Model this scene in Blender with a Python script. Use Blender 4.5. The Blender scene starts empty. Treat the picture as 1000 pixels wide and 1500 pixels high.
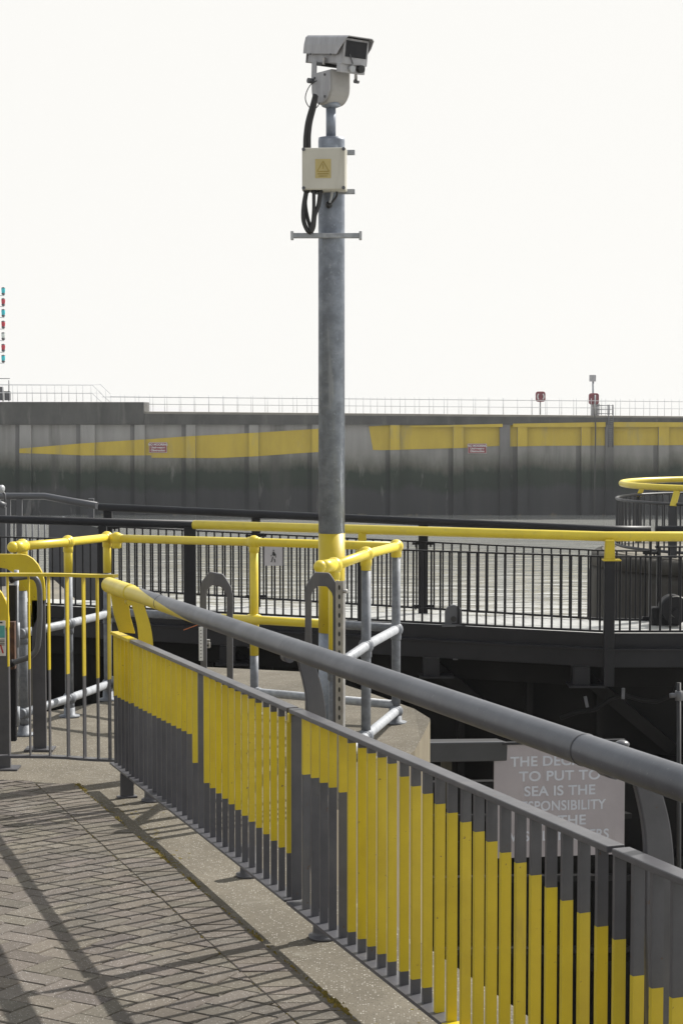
import bpy, math, random
from mathutils import Vector as V, Matrix
random.seed(7)
sc = bpy.context.scene
R = math.radians

# ------------------------------------------------------------------ camera
F, HY, EYE = 2600.0, 600.0, 1.77          # focal length and horizon row in photo pixels (1000x1500), eye height
PITCH = math.atan((750 - HY) / F)
cam = bpy.data.cameras.new('camera'); co = bpy.data.objects.new('camera', cam)
sc.collection.objects.link(co); sc.camera = co
co.location = (0, 0, EYE); co.rotation_euler = (R(90) - PITCH, 0, 0)
cam.sensor_fit = 'VERTICAL'; cam.sensor_height = 36; cam.lens = F / 1500 * 36
cam.clip_start = 0.1; cam.clip_end = 6000

# ------------------------------------------------------------------ sky, sun, exposure
SUN = V((0.81, 0.69, 1.0)).normalized()
w = bpy.data.worlds.new('World'); sc.world = w; w.use_nodes = True
nt = w.node_tree; bg = nt.nodes['Background']
sky = nt.nodes.new('ShaderNodeTexSky'); sky.sky_type = 'NISHITA'; sky.sun_disc = False
sky.sun_elevation = math.asin(SUN.z); sky.sun_rotation = math.atan2(SUN.x, SUN.y)
sky.air_density = 3.3; sky.dust_density = 0.4; sky.ozone_density = 1.0
hs = nt.nodes.new('ShaderNodeHueSaturation'); hs.inputs['Saturation'].default_value = 0.10
tint = nt.nodes.new('ShaderNodeMix'); tint.data_type = 'RGBA'; tint.blend_type = 'MULTIPLY'; tint.inputs[0].default_value = 1; tint.inputs[7].default_value = (.955, .985, 1.055, 1)
nt.links.new(sky.outputs[0], hs.inputs['Color']); nt.links.new(hs.outputs[0], tint.inputs[6]); 
veil = nt.nodes.new('ShaderNodeMix'); veil.data_type = 'RGBA'; veil.blend_type = 'DARKEN'; veil.inputs[0].default_value = 1; veil.inputs[7].default_value = (5.50, 5.44, 5.25, 1)   # even sea haze caps the brightest sky
nt.links.new(tint.outputs[2], veil.inputs[6]); nt.links.new(veil.outputs[2], bg.inputs['Color'])
bg.inputs['Strength'].default_value = 0.125
sl = bpy.data.lights.new('sun', 'SUN'); sl.energy = 4.9; sl.angle = R(0.5); sl.color = (1.0, 0.965, 0.91)
so = bpy.data.objects.new('sun', sl); sc.collection.objects.link(so)
so.rotation_euler = SUN.to_track_quat('Z', 'Y').to_euler(); so.location = (20, 10, 30)
sc.view_settings.view_transform = 'Standard'; sc.view_settings.look = 'None'
sc.view_settings.exposure = 0.5; sc.view_settings.gamma = 1

# ------------------------------------------------------------------ where a photo pixel lies in the place
SL = math.tan(PITCH - math.atan(60 / F))    # the quay falls away gently from the viewer
def ray(x, y):
    f = V((0, math.cos(PITCH), -math.sin(PITCH))); u = V((0, math.sin(PITCH), math.cos(PITCH)))
    return f + V((1, 0, 0)) * ((x - 500) / F) + u * ((750 - y) / F)
def at(x, y, Y):
    d = ray(x, y); return V((0, 0, EYE)) + d * (Y / d.y)
def G(x, y, h=0.0):                         # on the quay surface, raised by h
    d = ray(x, y); k = (h + GD - EYE) / (d.z + SL * d.y); return V((0, 0, EYE)) + d * k
GD = -.055                                  # level of the paving under the datum of the fence
def S(X, Y, h=0.0): return V((X, Y, h + GD - SL * Y))
def px(p):
    q = V(p) - V((0, 0, EYE)); f = V((0, math.cos(PITCH), -math.sin(PITCH))); u = V((0, math.sin(PITCH), math.cos(PITCH)))
    return 500 + F * q.x / q.dot(f), 750 - F * q.dot(u) / q.dot(f)
def interp(x, tab):
    if x <= tab[0][0]: return tab[0][1]
    for (a, b), (c, d) in zip(tab, tab[1:]):
        if x <= c: return b + (d - b) * (x - a) / (c - a)
    return tab[-1][1]

# ------------------------------------------------------------------ mesh builder
class MB:
    def __init__(s): s.v = []; s.f = []; s.m = []; s.sm = []
    def add(s, vs, fs, mat=0, smooth=False):
        n = len(s.v); s.v += [V(p) for p in vs]
        for f in fs: s.f.append([n + i for i in f]); s.m.append(mat); s.sm.append(smooth)
        return s
    def box(s, c, sx, sy, sz, ax=None, mat=0):
        X, Y, Z = ax or (V((1, 0, 0)), V((0, 1, 0)), V((0, 0, 1))); c = V(c)
        vs = [c + X * (sx / 2 * a) + Y * (sy / 2 * b) + Z * (sz / 2 * d) for d in (-1, 1) for b in (-1, 1) for a in (-1, 1)]
        return s.add(vs, [(0, 2, 3, 1), (4, 5, 7, 6), (0, 1, 5, 4), (2, 6, 7, 3), (0, 4, 6, 2), (1, 3, 7, 5)], mat)
    def bar(s, p, q, wdt, dep, side, mat=0):     # flat bar from p to q; wdt across side
        p, q = V(p), V(q); z = (q - p).normalized(); x = V(side); x = (x - z * x.dot(z)).normalized(); y = z.cross(x)
        return s.box((p + q) / 2, wdt, dep, (q - p).length, (x, y, z), mat)
    def tube(s, pts, r, n=12, caps=True, mat=0, closed=False):
        pts = [V(p) for p in pts]; N = len(pts); rs = r if isinstance(r, (list, tuple)) else [r] * N
        tg = []
        for i in range(N):
            a = pts[(i - 1) % N] if (closed or i > 0) else pts[i]; b = pts[(i + 1) % N] if (closed or i < N - 1) else pts[i]
            tg.append((b - a).normalized())
        t0 = tg[0]; x = V((0, 0, 1)) if abs(t0.z) < 0.9 else V((1, 0, 0)); x = (x - t0 * x.dot(t0)).normalized()
        vs = []
        for i in range(N):
            t = tg[i]; x = (x - t * x.dot(t)).normalized(); y = t.cross(x)
            for k in range(n):
                a = 2 * math.pi * k / n; vs.append(pts[i] + (x * math.cos(a) + y * math.sin(a)) * rs[i])
        fs = []
        for i in range(N if closed else N - 1):
            j = (i + 1) % N
            for k in range(n): fs.append((i * n + k, i * n + (k + 1) % n, j * n + (k + 1) % n, j * n + k))
        s.add(vs, fs, mat, True)
        if caps and not closed:
            n0 = len(s.v) - len(vs)
            s.f.append([n0 + k for k in reversed(range(n))]); s.m.append(mat); s.sm.append(False)
            s.f.append([n0 + (N - 1) * n + k for k in range(n)]); s.m.append(mat); s.sm.append(False)
        return s
    def prism(s, poly, ext, mat=0):
        ext = V(ext); a = [V(p) - ext / 2 for p in poly]; b = [V(p) + ext / 2 for p in poly]; n = len(a)
        s.add(a + b, [tuple(reversed(range(n))), tuple(range(n, 2 * n))] + [(i, (i + 1) % n, n + (i + 1) % n, n + i) for i in range(n)], mat); return s
    def strip(s, la, lb, ext, mat=0):            # plate between two polylines, thickness ext
        ext = V(ext); n = len(la); vs = []
        for sg in (-.5, .5): vs += [V(p) + ext * sg for p in la] + [V(p) + ext * sg for p in lb]
        fs = []
        for i in range(n - 1):
            fs += [(i, n + i, n + i + 1, i + 1), (2 * n + i, 2 * n + i + 1, 3 * n + i + 1, 3 * n + i), (i, i + 1, 2 * n + i + 1, 2 * n + i), (n + i, 3 * n + i, 3 * n + i + 1, n + i + 1)]
        fs += [(0, 2 * n, 3 * n, n), (n - 1, 2 * n - 1, 4 * n - 1, 3 * n - 1)]
        return s.add(vs, fs, mat)
    def lathe(s, prof, o, axis=(0, 0, 1), n=20, mat=0):
        o = V(o); z = V(axis).normalized(); x = V((1, 0, 0)) if abs(z.x) < .9 else V((0, 1, 0)); x = (x - z * x.dot(z)).normalized(); y = z.cross(x)
        vs = [o + z * h + (x * math.cos(2 * math.pi * k / n) + y * math.sin(2 * math.pi * k / n)) * r for r, h in prof for k in range(n)]
        fs = [(i * n + k, i * n + (k + 1) % n, (i + 1) * n + (k + 1) % n, (i + 1) * n + k) for i in range(len(prof) - 1) for k in range(n)]
        s.add(vs, fs, mat, True); m = len(vs); b = len(s.v) - m
        if prof[0][0] > 1e-4: s.f.append([b + k for k in reversed(range(n))]); s.m.append(mat); s.sm.append(False)
        if prof[-1][0] > 1e-4: s.f.append([b + m - n + k for k in range(n)]); s.m.append(mat); s.sm.append(False)
        return s
    def ball(s, c, r, n=14, mat=0, sq=1.0):
        return s.lathe([(max(1e-5, r * math.sin(math.pi * i / 8)), -r * sq * math.cos(math.pi * i / 8)) for i in range(9)], c, n=n, mat=mat)
ORG = {}
def build(name, mb, mats, parent=None, bevel=0, org=None, sharp=None):
    mats = mats if isinstance(mats, (list, tuple)) else [mats]
    o0 = ORG[parent.name] if parent else (V(org) if org is not None else V((0, 0, 0)))
    me = bpy.data.meshes.new(name)
    me.from_pydata([p - o0 for p in mb.v], [], mb.f)
    for m in mats: me.materials.append(m)
    me.polygons.foreach_set('material_index', mb.m); me.polygons.foreach_set('use_smooth', mb.sm); me.update()
    o = bpy.data.objects.new(name, me); sc.collection.objects.link(o)
    if parent: o.parent = parent
    else: o.location = o0
    ORG[o.name] = o0
    if bevel:
        b = o.modifiers.new('bevel', 'BEVEL'); b.width = bevel; b.segments = 2; b.limit_method = 'ANGLE'; b.angle_limit = R(40)
    return o
def tag(o, label, cat, group=None):
    o['label'] = label; o['category'] = cat
    if group: o['group'] = group
    return o
def thing(name, loc, label, cat, group=None):
    o = bpy.data.objects.new(name, None); sc.collection.objects.link(o); o.location = loc; o.empty_display_size = .2
    ORG[o.name] = V(loc); return tag(o, label, cat, group)
def struct(o): o['kind'] = 'structure'; return o
def repeat(src, parent, off):                # a copy of a part at an offset
    c = src.copy(); sc.collection.objects.link(c); c.parent = parent; c.location = V(src.location) + V(off); ORG[c.name] = ORG[src.name]; return c

# ------------------------------------------------------------------ materials
def mat(name, col, col2=None, scale=6.0, rough=.5, metal=0.0, bump=.1, bscale=60, dist=.002, spec=.5, detail=6, lo=.35, hi=.65, stretch=(1, 1, 1)):
    m = bpy.data.materials.new(name); m.use_nodes = True; n = m.node_tree.nodes; L = m.node_tree.links; b = n['Principled BSDF']
    tc = n.new('ShaderNodeTexCoord'); mp = n.new('ShaderNodeMapping'); mp.inputs['Scale'].default_value = stretch
    L.new(tc.outputs['Object'], mp.inputs['Vector'])
    nz = n.new('ShaderNodeTexNoise'); nz.inputs['Scale'].default_value = scale; nz.inputs['Detail'].default_value = detail; nz.inputs['Roughness'].default_value = .65
    L.new(mp.outputs[0], nz.inputs['Vector'])
    cr = n.new('ShaderNodeValToRGB'); cr.color_ramp.elements[0].position = lo; cr.color_ramp.elements[1].position = hi
    cr.color_ramp.elements[0].color = (*(col2 or tuple(c * .75 for c in col)), 1); cr.color_ramp.elements[1].color = (*col, 1)
    L.new(nz.outputs['Fac'], cr.inputs[0]); L.new(cr.outputs[0], b.inputs['Base Color'])
    mr = n.new('ShaderNodeMapRange'); mr.inputs['To Min'].default_value = rough + .12; mr.inputs['To Max'].default_value = max(.05, rough - .12)
    L.new(nz.outputs['Fac'], mr.inputs['Value']); L.new(mr.outputs[0], b.inputs['Roughness'])
    b.inputs['Metallic'].default_value = metal; b.inputs['Specular IOR Level'].default_value = spec
    if bump:
        n2 = n.new('ShaderNodeTexNoise'); n2.inputs['Scale'].default_value = bscale; n2.inputs['Detail'].default_value = 5
        L.new(mp.outputs[0], n2.inputs['Vector'])
        bp = n.new('ShaderNodeBump'); bp.inputs['Strength'].default_value = bump; bp.inputs['Distance'].default_value = dist
        L.new(n2.outputs['Fac'], bp.inputs['Height']); L.new(bp.outputs[0], b.inputs['Normal'])
    return m
def ncol(m): return next(x for x in m.node_tree.nodes if x.type == 'VALTORGB')
def speckle(m, scale, thr, col, amt=1.0):     # aggregate chips, with mica glints put into the colour as pale flecks
    n = m.node_tree.nodes; L = m.node_tree.links; b = n['Principled BSDF']; tc = next(x for x in n if x.type == 'MAPPING')
    vo = n.new('ShaderNodeTexVoronoi'); vo.inputs['Scale'].default_value = scale; L.new(tc.outputs[0], vo.inputs['Vector'])
    sp = n.new('ShaderNodeSeparateColor'); L.new(vo.outputs['Color'], sp.inputs[0])
    lt = n.new('ShaderNodeMath'); lt.operation = 'LESS_THAN'; lt.inputs[1].default_value = thr; L.new(sp.outputs[0], lt.inputs[0])
    l2 = n.new('ShaderNodeMath'); l2.operation = 'LESS_THAN'; l2.inputs[1].default_value = .35; L.new(vo.outputs['Distance'], l2.inputs[0])
    mu = n.new('ShaderNodeMath'); mu.operation = 'MULTIPLY'; L.new(lt.outputs[0], mu.inputs[0]); L.new(l2.outputs[0], mu.inputs[1])
    m2 = n.new('ShaderNodeMath'); m2.operation = 'MULTIPLY'; m2.inputs[1].default_value = amt; L.new(mu.outputs[0], m2.inputs[0])
    old = b.inputs['Base Color'].links[0].from_socket
    mx = n.new('ShaderNodeMix'); mx.data_type = 'RGBA'; mx.inputs[7].default_value = (*col, 1)
    L.new(m2.outputs[0], mx.inputs[0]); L.new(old, mx.inputs[6]); L.new(mx.outputs[2], b.inputs['Base Color'])
def wear(m, scale, thr, col, soft=.03, stretch=(1, 1, 1), amt=1.0):   # chips, stains and runs with a shape of their own
    n = m.node_tree.nodes; L = m.node_tree.links; b = n['Principled BSDF']
    tc = n.new('ShaderNodeTexCoord'); mp = n.new('ShaderNodeMapping'); mp.inputs['Scale'].default_value = stretch; mp.inputs['Location'].default_value = (scale, 3.1, 7.7); L.new(tc.outputs['Object'], mp.inputs[0])
    nz = n.new('ShaderNodeTexNoise'); nz.inputs['Scale'].default_value = scale; nz.inputs['Detail'].default_value = 7; nz.inputs['Roughness'].default_value = .62; L.new(mp.outputs[0], nz.inputs['Vector'])
    mr = n.new('ShaderNodeMapRange'); mr.inputs['From Min'].default_value = thr; mr.inputs['From Max'].default_value = thr + soft; mr.inputs['To Max'].default_value = amt; L.new(nz.outputs['Fac'], mr.inputs['Value'])
    old = b.inputs['Base Color'].links[0].from_socket
    mx = n.new('ShaderNodeMix'); mx.data_type = 'RGBA'; mx.inputs[7].default_value = (*col, 1)
    L.new(mr.outputs[0], mx.inputs[0]); L.new(old, mx.inputs[6]); L.new(mx.outputs[2], b.inputs['Base Color'])
YEL = mat('yellow_paint', (.54, .412, .010), (.46, .343, .009), 5, .42, bump=.25, bscale=140, dist=.0008)
YELR = mat('sunlit_yellow_paint', (.66, .52, .035), (.58, .45, .03), 4, .40, bump=.2, bscale=120, dist=.0008)  # same yellow paint, brightened so the rails look sunlit
wear(YEL, 9, .60, (.36, .27, .03), .15, (1, 1, .25), .7); wear(YEL, 42, .675, (.10, .06, .035), .02); wear(YELR, 8, .58, (.46, .36, .05), .15, (1, 1, 1), .7)
GREY = mat('grey_paint', (.078, .077, .084), (.058, .057, .063), 7, .42, bump=.3, bscale=160, dist=.0008)
RAILG = mat('handrail_grey_paint', (.058, .063, .077), (.040, .0435, .054), 4, .40, bump=.25, bscale=90, dist=.001, stretch=(1, 1, 1))
wear(GREY, 9, .58, (.115, .11, .105), .14, (1, 1, .25), .6); wear(GREY, 38, .68, (.075, .042, .025), .02)
DARK = mat('dark_bridge_paint', (.0095, .0095, .0125), (.006, .006, .008), 3, .52, bump=.15, spec=.3)
DARKG = mat('dark_gate_steel', (.0065, .006, .006), (.004, .0037, .0037), 2, .75, bump=.3, bscale=25, dist=.004, spec=.15)
SLATE = mat('slate_grey_paint', (.085, .087, .095), (.065, .067, .075), 3, .45)
wear(RAILG, 12, .6, (.11, .11, .11), .12, (1, 1, 1), .45); wear(RAILG, 55, .655, (.17, .17, .175), .03, (1, 1, 1), .55)
GALV = mat('galvanised_steel', (.33, .345, .365), (.24, .252, .272), 22, .58, .12, bump=.15, bscale=40, lo=.42, hi=.6)
GALVD = mat('dull_galvanised_tube', (.16, .172, .192), (.11, .118, .135), 18, .58, .12, bump=.15, bscale=40, lo=.42, hi=.6)
GALVP = mat('weathered_galvanised_pole', (.245, .275, .325), (.155, .175, .21), 11, .48, .3, bump=.12, bscale=60, lo=.38, hi=.66)
STEEL = mat('stainless_strut', (.38, .37, .35), (.25, .24, .23), 12, .4, .7)
CREAM = mat('cream_box_plastic', (.52, .50, .43), (.46, .44, .375), 4, .5, bump=.05)
CAMW = mat('weathered_white_metal', (.385, .385, .40), (.285, .283, .295), 14, .5, bump=.08, stretch=(1, 1, .25))
CAMG = mat('camera_head_grey', (.32, .31, .295), (.27, .26, .245), 6, .5, bump=.08)
BLACK = mat('black_rubber', (.018, .017, .017), (.012, .012, .012), 20, .5, bump=.1)
LENS = mat('dark_window_glass', (.012, .012, .014), (.022, .022, .025), 8, .3, bump=0, spec=.2)
LABY = mat('faded_yellow_label', (.47, .375, .15), (.42, .34, .145), 20, .6, bump=0)
LABI = mat('label_ink', (.36, .27, .07), None, 20, .6, bump=0)
WHITEP = mat('white_label', (.62, .62, .62), (.5, .5, .5), 30, .5, bump=0)
INK = mat('black_ink', (.02, .02, .02), None, 20, .5, bump=0)
TEAL = mat('teal_print', (.06, .26, .28), (.08, .34, .35), 60, .5, bump=0)
REDP = mat('red_print', (.45, .03, .03), None, 60, .5, bump=0)
SIGNP = mat('faded_pink_board', (.295, .27, .287), (.257, .236, .253), 2.5, .5, bump=.05)
SIGNL = mat('pale_lettering', (.44, .46, .52), (.38, .40, .46), 8, .5, bump=0)
SIGNR = mat('dull_red_sign', (.24, .045, .05), (.2, .04, .045), 2, .5, bump=0)
REDB = mat('red_lifebuoy_box', (.19, .03, .04), (.15, .026, .035), 3, .45, bump=0)
PALE = mat('pale_grey_metal', (.40, .41, .42), (.34, .35, .36), 3, .5, bump=.05)
CYAN = mat('cyan_lamp_glass', (.04, .55, .60), (.03, .45, .52), 4, .25, bump=0)
REDL = mat('red_lamp_glass', (.50, .03, .05), (.40, .02, .04), 4, .25, bump=0)
CLEAR = mat('clear_lamp_glass', (.62, .66, .63), (.55, .6, .57), 4, .25, bump=0)
DECKM = mat('pale_walkway_plate', (.52, .52, .50), (.42, .42, .40), 9, .4, bump=.2, bscale=50)
RUST = mat('rusty_steel', (.10, .045, .022), (.04, .02, .014), 18, .8, bump=.3)
ORANGE = mat('orange_twine', (.5, .15, .05), None, 20, .7)
CONC = mat('apron_concrete', (.156, .137, .105), (.088, .076, .056), 1.7, .88, bump=.6, bscale=120, dist=.004, spec=.3, lo=.3, hi=.7)
speckle(CONC, 110, .22, (.40, .38, .34), .8); speckle(CONC, 130, .25, (.055, .048, .036), .8)
wear(CONC, 1.3, .50, (.09, .08, .06), .22, (1, 1, 1), .55); wear(CONC, 5.5, .60, (.21, .195, .16), .1, (1, 1, 1), .5); wear(CONC, 26, .66, (.06, .05, .035), .05, (1, 1, 1), .6)
PIERC = mat('pier_wall_concrete', (.22, .19, .135), (.15, .128, .092), 1.6, .9, bump=.5, bscale=40, dist=.006, spec=.2, stretch=(1, 1, .35))
wear(PIERC, 3, .55, (.10, .085, .06), .15, (1, 1, .2), .6); wear(PIERC, 14, .66, (.30, .27, .2), .04, (1, 1, 1), .5)
DOLC = mat('dolphin_concrete', (.085, .078, .068), (.045, .042, .037), 1.5, .9, bump=.4, bscale=20, dist=.01, spec=.2, stretch=(1, 1, .3))
DOLT = mat('dolphin_deck_concrete', (.20, .18, .14), (.13, .12, .1), 2, .9, bump=.3)

wear(GALVP, 34, .6, (.36, .385, .43), .06, (1, 1, 1), .45); wear(GALVP, 26, .62, (.12, .135, .16), .08, (1, 1, .6), .35); wear(GALVP, 10, .62, (.33, .35, .38), .05, (1, 1, .06), .5); wear(CREAM, 13, .58, (.34, .31, .24), .14, (1, 1, .12), .6); wear(SIGNP, 5, .56, (.19, .17, .175), .14, (1, 1, .2), .5); wear(CAMW, 16, .58, (.16, .15, .14), .12, (1, 1, .3), .5)
# ================================================================== GROUND
EA, EB = G(430, 1040, .899), G(905, 1245, .899)                    # fence joints on the top bar
fd = V((EB.x - EA.x, EB.y - EA.y, 0)); fd.normalize()               # along the fence, towards the viewer
fn = V((-fd.y, fd.x, 0))                                            # outwards over the water (+x)
if fn.x < 0: fn = -fn
def FL(Y, h=0.0, off=0.0):                                          # point on the fence line at depth Y
    k = (Y - EA.y) / fd.y; return S(EA.x + fd.x * k + fn.x * off, Y + fn.y * off, h)
def slab(name, poly, bot, m, org):
    mb = MB(); n = len(poly); lo_ = [V((p.x, p.y, bot)) for p in poly]
    mb.add(poly + lo_, [tuple(range(n))], 0); nb = len(mb.v)
    mb.add(poly + lo_, [(i, n + i, n + (i + 1) % n, (i + 1) % n) for i in range(n)], 1)
    return mb
e0 = G(632, 1392); e1 = G(772, 1488); ed = (e1 - e0).normalized()
near_edge = [e1 + ed * 8, e1, e0, e0 - ed * 2.3]
cor = G(628, 1056, .11)
def GH_far(X): return .055 + .065 * max(0.0, min(1.0, (X + 1.4) / 1.6))
def edge_pt(x, y):                           # far edge point on the rising pier head
    h = .09
    for _ in range(4): p = G(x, y, h); h = GH_far(p.x)
    return p
far = [edge_pt(-200, 1056), edge_pt(60, 1044), edge_pt(165, 1026), edge_pt(300, 977), edge_pt(445, 984), edge_pt(606, 1038), edge_pt(629, 1052)]
CY = 10.7
farxy = [(-30.0, far[0].y)] + [(p.x, p.y) for p in far]
q0 = e0 - ed * 2.3; q1 = S(cor.x - .13, cor.y - .8)
pc = q0 + (q1 - q0) * ((CY - q0.y) / (q1.y - q0.y))
nearxy = [(-30.0, CY), (pc.x, CY), (q1.x, q1.y), (cor.x - .015, cor.y - .10), (far[-1].x + .001, cor.y)]
def GH(X, Y):                                # height of the pier head above the paving level
    if Y <= CY: return 0.0
    a, b_ = interp(X, nearxy), interp(X, farxy); return GH_far(X) * max(0.0, min(1.0, (Y - CY) / max(.05, b_ - CY)))
near_edge = [e1 + ed * 8, e1, e0, q0, S(pc.x, CY)]
out = near_edge + [S(-30, CY), S(-30, -14), S(8, -14)]
mb = MB(); n = len(out); lo_ = [V((p.x, p.y, -9)) for p in out]
mb.add(out, [tuple(range(n))], 0)
mb.add(out + lo_, [(i, n + i, n + (i + 1) % n, (i + 1) % n) for i in range(n) if i != 4], 1)
xs_ = sorted({-30.0, -20., -12., -8., -6., -5., *[p.x for p in far], pc.x, q1.x, *[-4.6 + .2 * i for i in range(26)]}); xs_ = [x for x in xs_ if x <= far[-1].x]
NR = 6; rows = []
for x in xs_:
    a, b_ = interp(x, nearxy), interp(x, farxy)
    if b_ < a + .02: b_ = a + .02
    rows.append([S(x, a + (b_ - a) * k / NR, GH(x, a + (b_ - a) * k / NR)) for k in range(NR + 1)])
for ra, rb in zip(rows, rows[1:]): mb.add(ra + rb, [(k, NR + 1 + k, NR + 2 + k, k + 1) for k in range(NR)], 0, True)
rim = [r_[0] for r_ in rows if r_[0].x >= pc.x - 1e-6] + rows[-1][1:] + [r_[-1] for r_ in reversed(rows[:-1])]
ch = []
for i, p in enumerate(rim):                   # worn arris, then the wall face
    ch.append(p)
m_ = len(rim); low = [V((p.x, p.y, -9)) for p in rim]
mb.add(rim + low, [(i, m_ + i, m_ + i + 1, i + 1) for i in range(m_ - 1)], 1)
struct(build('quay_apron', mb, [CONC, PIERC]))
# block paving: herringbone bricks clipped by the soldier course
def clip(poly, p, nrm):
    r = []
    for a, b in zip(poly, poly[1:] + poly[:1]):
        da, db = (a - p).dot(nrm), (b - p).dot(nrm)
        if da <= 0: r.append(a)
        if da * db < 0: r.append(a + (b - a) * (da / (da - db)))
    return r
def two(v): return V((v.x, v.y))
i0, i1 = two(G(52, 1152)), two(G(425, 1497)); id_ = (i1 - i0).normalized(); inn = V((-id_.y, id_.x)); inn = inn if inn.x > 0 else -inn
o0, o1 = two(G(112, 1152)), two(G(512, 1494)); od_ = (o1 - o0).normalized()
t0, t1 = two(G(0, 1146)), two(G(100, 1150)); td = (t1 - t0).normalized(); tn = V((-td.y, td.x)); tn = tn if tn.y > 0 else -tn
paved = [o1 + od_ * 7, o0, t1, t0 - td * 8, V((-9, -4))]
struct(build('paving_bed', MB().add([S(p.x, p.y, .004) for p in paved], [tuple(range(5))]), mat('joint_sand', (.075, .065, .045), (.04, .035, .022), 9, .95, bump=.5, bscale=200)))
PAV = mat('paver_concrete', (.138, .120, .099), (.090, .078, .065), 3.0, .85, bump=.7, bscale=260, dist=.002, spec=.3, lo=.3, hi=.72)
speckle(PAV, 150, .17, (.36, .34, .32), .75); speckle(PAV, 140, .22, (.045, .04, .033), .7)
wear(PAV, 1.1, .52, (.085, .075, .062), .2, (1, 1, 1), .5); wear(PAV, 30, .66, (.06, .052, .042), .05, (1, 1, 1), .5)
n = PAV.node_tree.nodes; L = PAV.node_tree.links; b = n['Principled BSDF']
at_ = n.new('ShaderNodeAttribute'); at_.attribute_name = 'tone'; mx = n.new('ShaderNodeMix'); mx.data_type = 'RGBA'; mx.blend_type = 'MULTIPLY'; mx.inputs[0].default_value = 1
L.new(b.inputs['Base Color'].links[0].from_socket, mx.inputs[6]); L.new(at_.outputs['Color'], mx.inputs[7]); L.new(mx.outputs[2], b.inputs['Base Color'])
mb = MB(); tones = []  # per-brick tone
def brick(poly):
    c = sum(poly, V((0, 0))) / len(poly)
    if len(poly) < 3: return
    area = abs(sum(a.x * b_.y - a.y * b_.x for a, b_ in zip(poly, poly[1:] + poly[:1]))) / 2
    if area < .0006: return
    def inset(d):
        return [c + (p - c) * max(.2, 1 - d / max(.02, (p - c).length) * 1.25) for p in poly]
    h0 = .016 + random.uniform(-.0016, .0016); tx, ty = random.uniform(-.012, .012), random.uniform(-.012, .012)
    a = inset(.0034); b_ = inset(.007)
    va = [S(p.x, p.y, h0 - .004 + (p - c).x * tx + (p - c).y * ty) for p in a]; vb = [S(p.x, p.y, h0 + (p - c).x * tx + (p - c).y * ty) for p in b_]
    vl = [S(p.x, p.y, .002) for p in a]; k = len(poly)
    mb.add(vl + va + vb, [tuple(range(2 * k, 3 * k))] + [(i, (i + 1) % k, k + (i + 1) % k, k + i) for i in range(k)] + [(k + i, k + (i + 1) % k, 2 * k + (i + 1) % k, 2 * k + i) for i in range(k)])
    t = random.uniform(.78, 1.14); tones.extend([(t, t * random.uniform(.97, 1.02), t * random.uniform(.94, 1.03))] * (2 * k + 1))
ang = R(-30); ux = V((math.cos(ang), math.sin(ang))); uy = V((-ux.y, ux.x)); W = .1
O = V((-1.0, 6.0))
for i in range(-75, 76):
    for j in range(-38, 39):
        for kind in (0, 1):
            x0, y0 = i + 2 * j, i - 2 * j
            q = [(0, 0), (2, 0), (2, 1), (0, 1)] if kind == 0 else [(0, 1), (1, 1), (1, 3), (0, 3)]
            P = [O + ux * ((x0 + a) * W) + uy * ((y0 + c_) * W) for a, c_ in q]
            if not any(-3.6 < p.x < 2.6 and 1.0 < p.y < 11.5 for p in P): continue
            P = clip(P, i0 + inn * .004, inn)
            if len(P) > 2: P = clip(P, t0, tn)
            if len(P) > 2: brick(P)
Ln = (i1 - i0).length; k = 0
while k * W < Ln + 4:
    s0, s1 = k * W, (k + 1) * W
    brick([i0 + id_ * s0, i0 + id_ * s1, o0 + od_ * (s1 - .02), o0 + od_ * (s0 - .02)][::1]); k += 1
pv = build('block_paving', mb, PAV); struct(pv)
ca = pv.data.color_attributes.new('tone', 'FLOAT_COLOR', 'CORNER')
for p in pv.data.polygons:
    t = tones[p.index]
    for li in p.loop_indices: ca.data[li].color = (*t, 1)
MOSS = mat('yellow_moss', (.17, .12, .012), (.08, .065, .012), 30, .95, bump=.6, bscale=200)
mb = MB()
def clump(p, r, lift=1.0):
    n_ = 6; top = S(p.x, p.y, (.016 if lift == 1 else .002) + r * lift * random.uniform(.4, .9)); rim = []
    for q in range(n_):
        a = q * 2 * math.pi / n_; rr = r * random.uniform(.6, 1.4); rim.append(S(p.x + rr * math.cos(a), p.y + rr * math.sin(a), .012 if lift == 1 else .001))
    mb.add([top] + rim, [(0, q + 1, (q + 1) % n_ + 1) for q in range(n_)])
for q in range(2600):
    s_ = random.uniform(0, 1) ** 1.1 * 9; dens = max(0, math.sin(s_ * 2.3 + .6) * math.sin(s_ * 5.1 + 1) + .35 * math.sin(s_ * 13))
    if random.random() > .12 + .9 * dens: continue
    p = o0 + od_ * s_ + inn * random.gauss(.0, .004 + .007 * dens); clump(p, random.uniform(.0025, .006 + .005 * dens))
for q in range(260):
    s_ = random.uniform(0, 5); p = i0 + id_ * s_ + inn * random.gauss(0, .002); clump(p, random.uniform(.002, .004))
for q in range(150):
    a = random.choice([(V((FL(9.2).x - .15, 9.2)), .22), (V((FL(8.2).x - .16, 8.2)), .14), (V((FL(5.5).x + .1, 5.5)), .2), (V((FL(8.8).x - .12, 8.75)), .12)])
    clump(a[0] + V((random.gauss(0, a[1] * .5), random.gauss(0, a[1]))), random.uniform(.004, .010), .02)
ms = build('moss', mb, MOSS); ms['kind'] = 'stuff'

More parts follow.
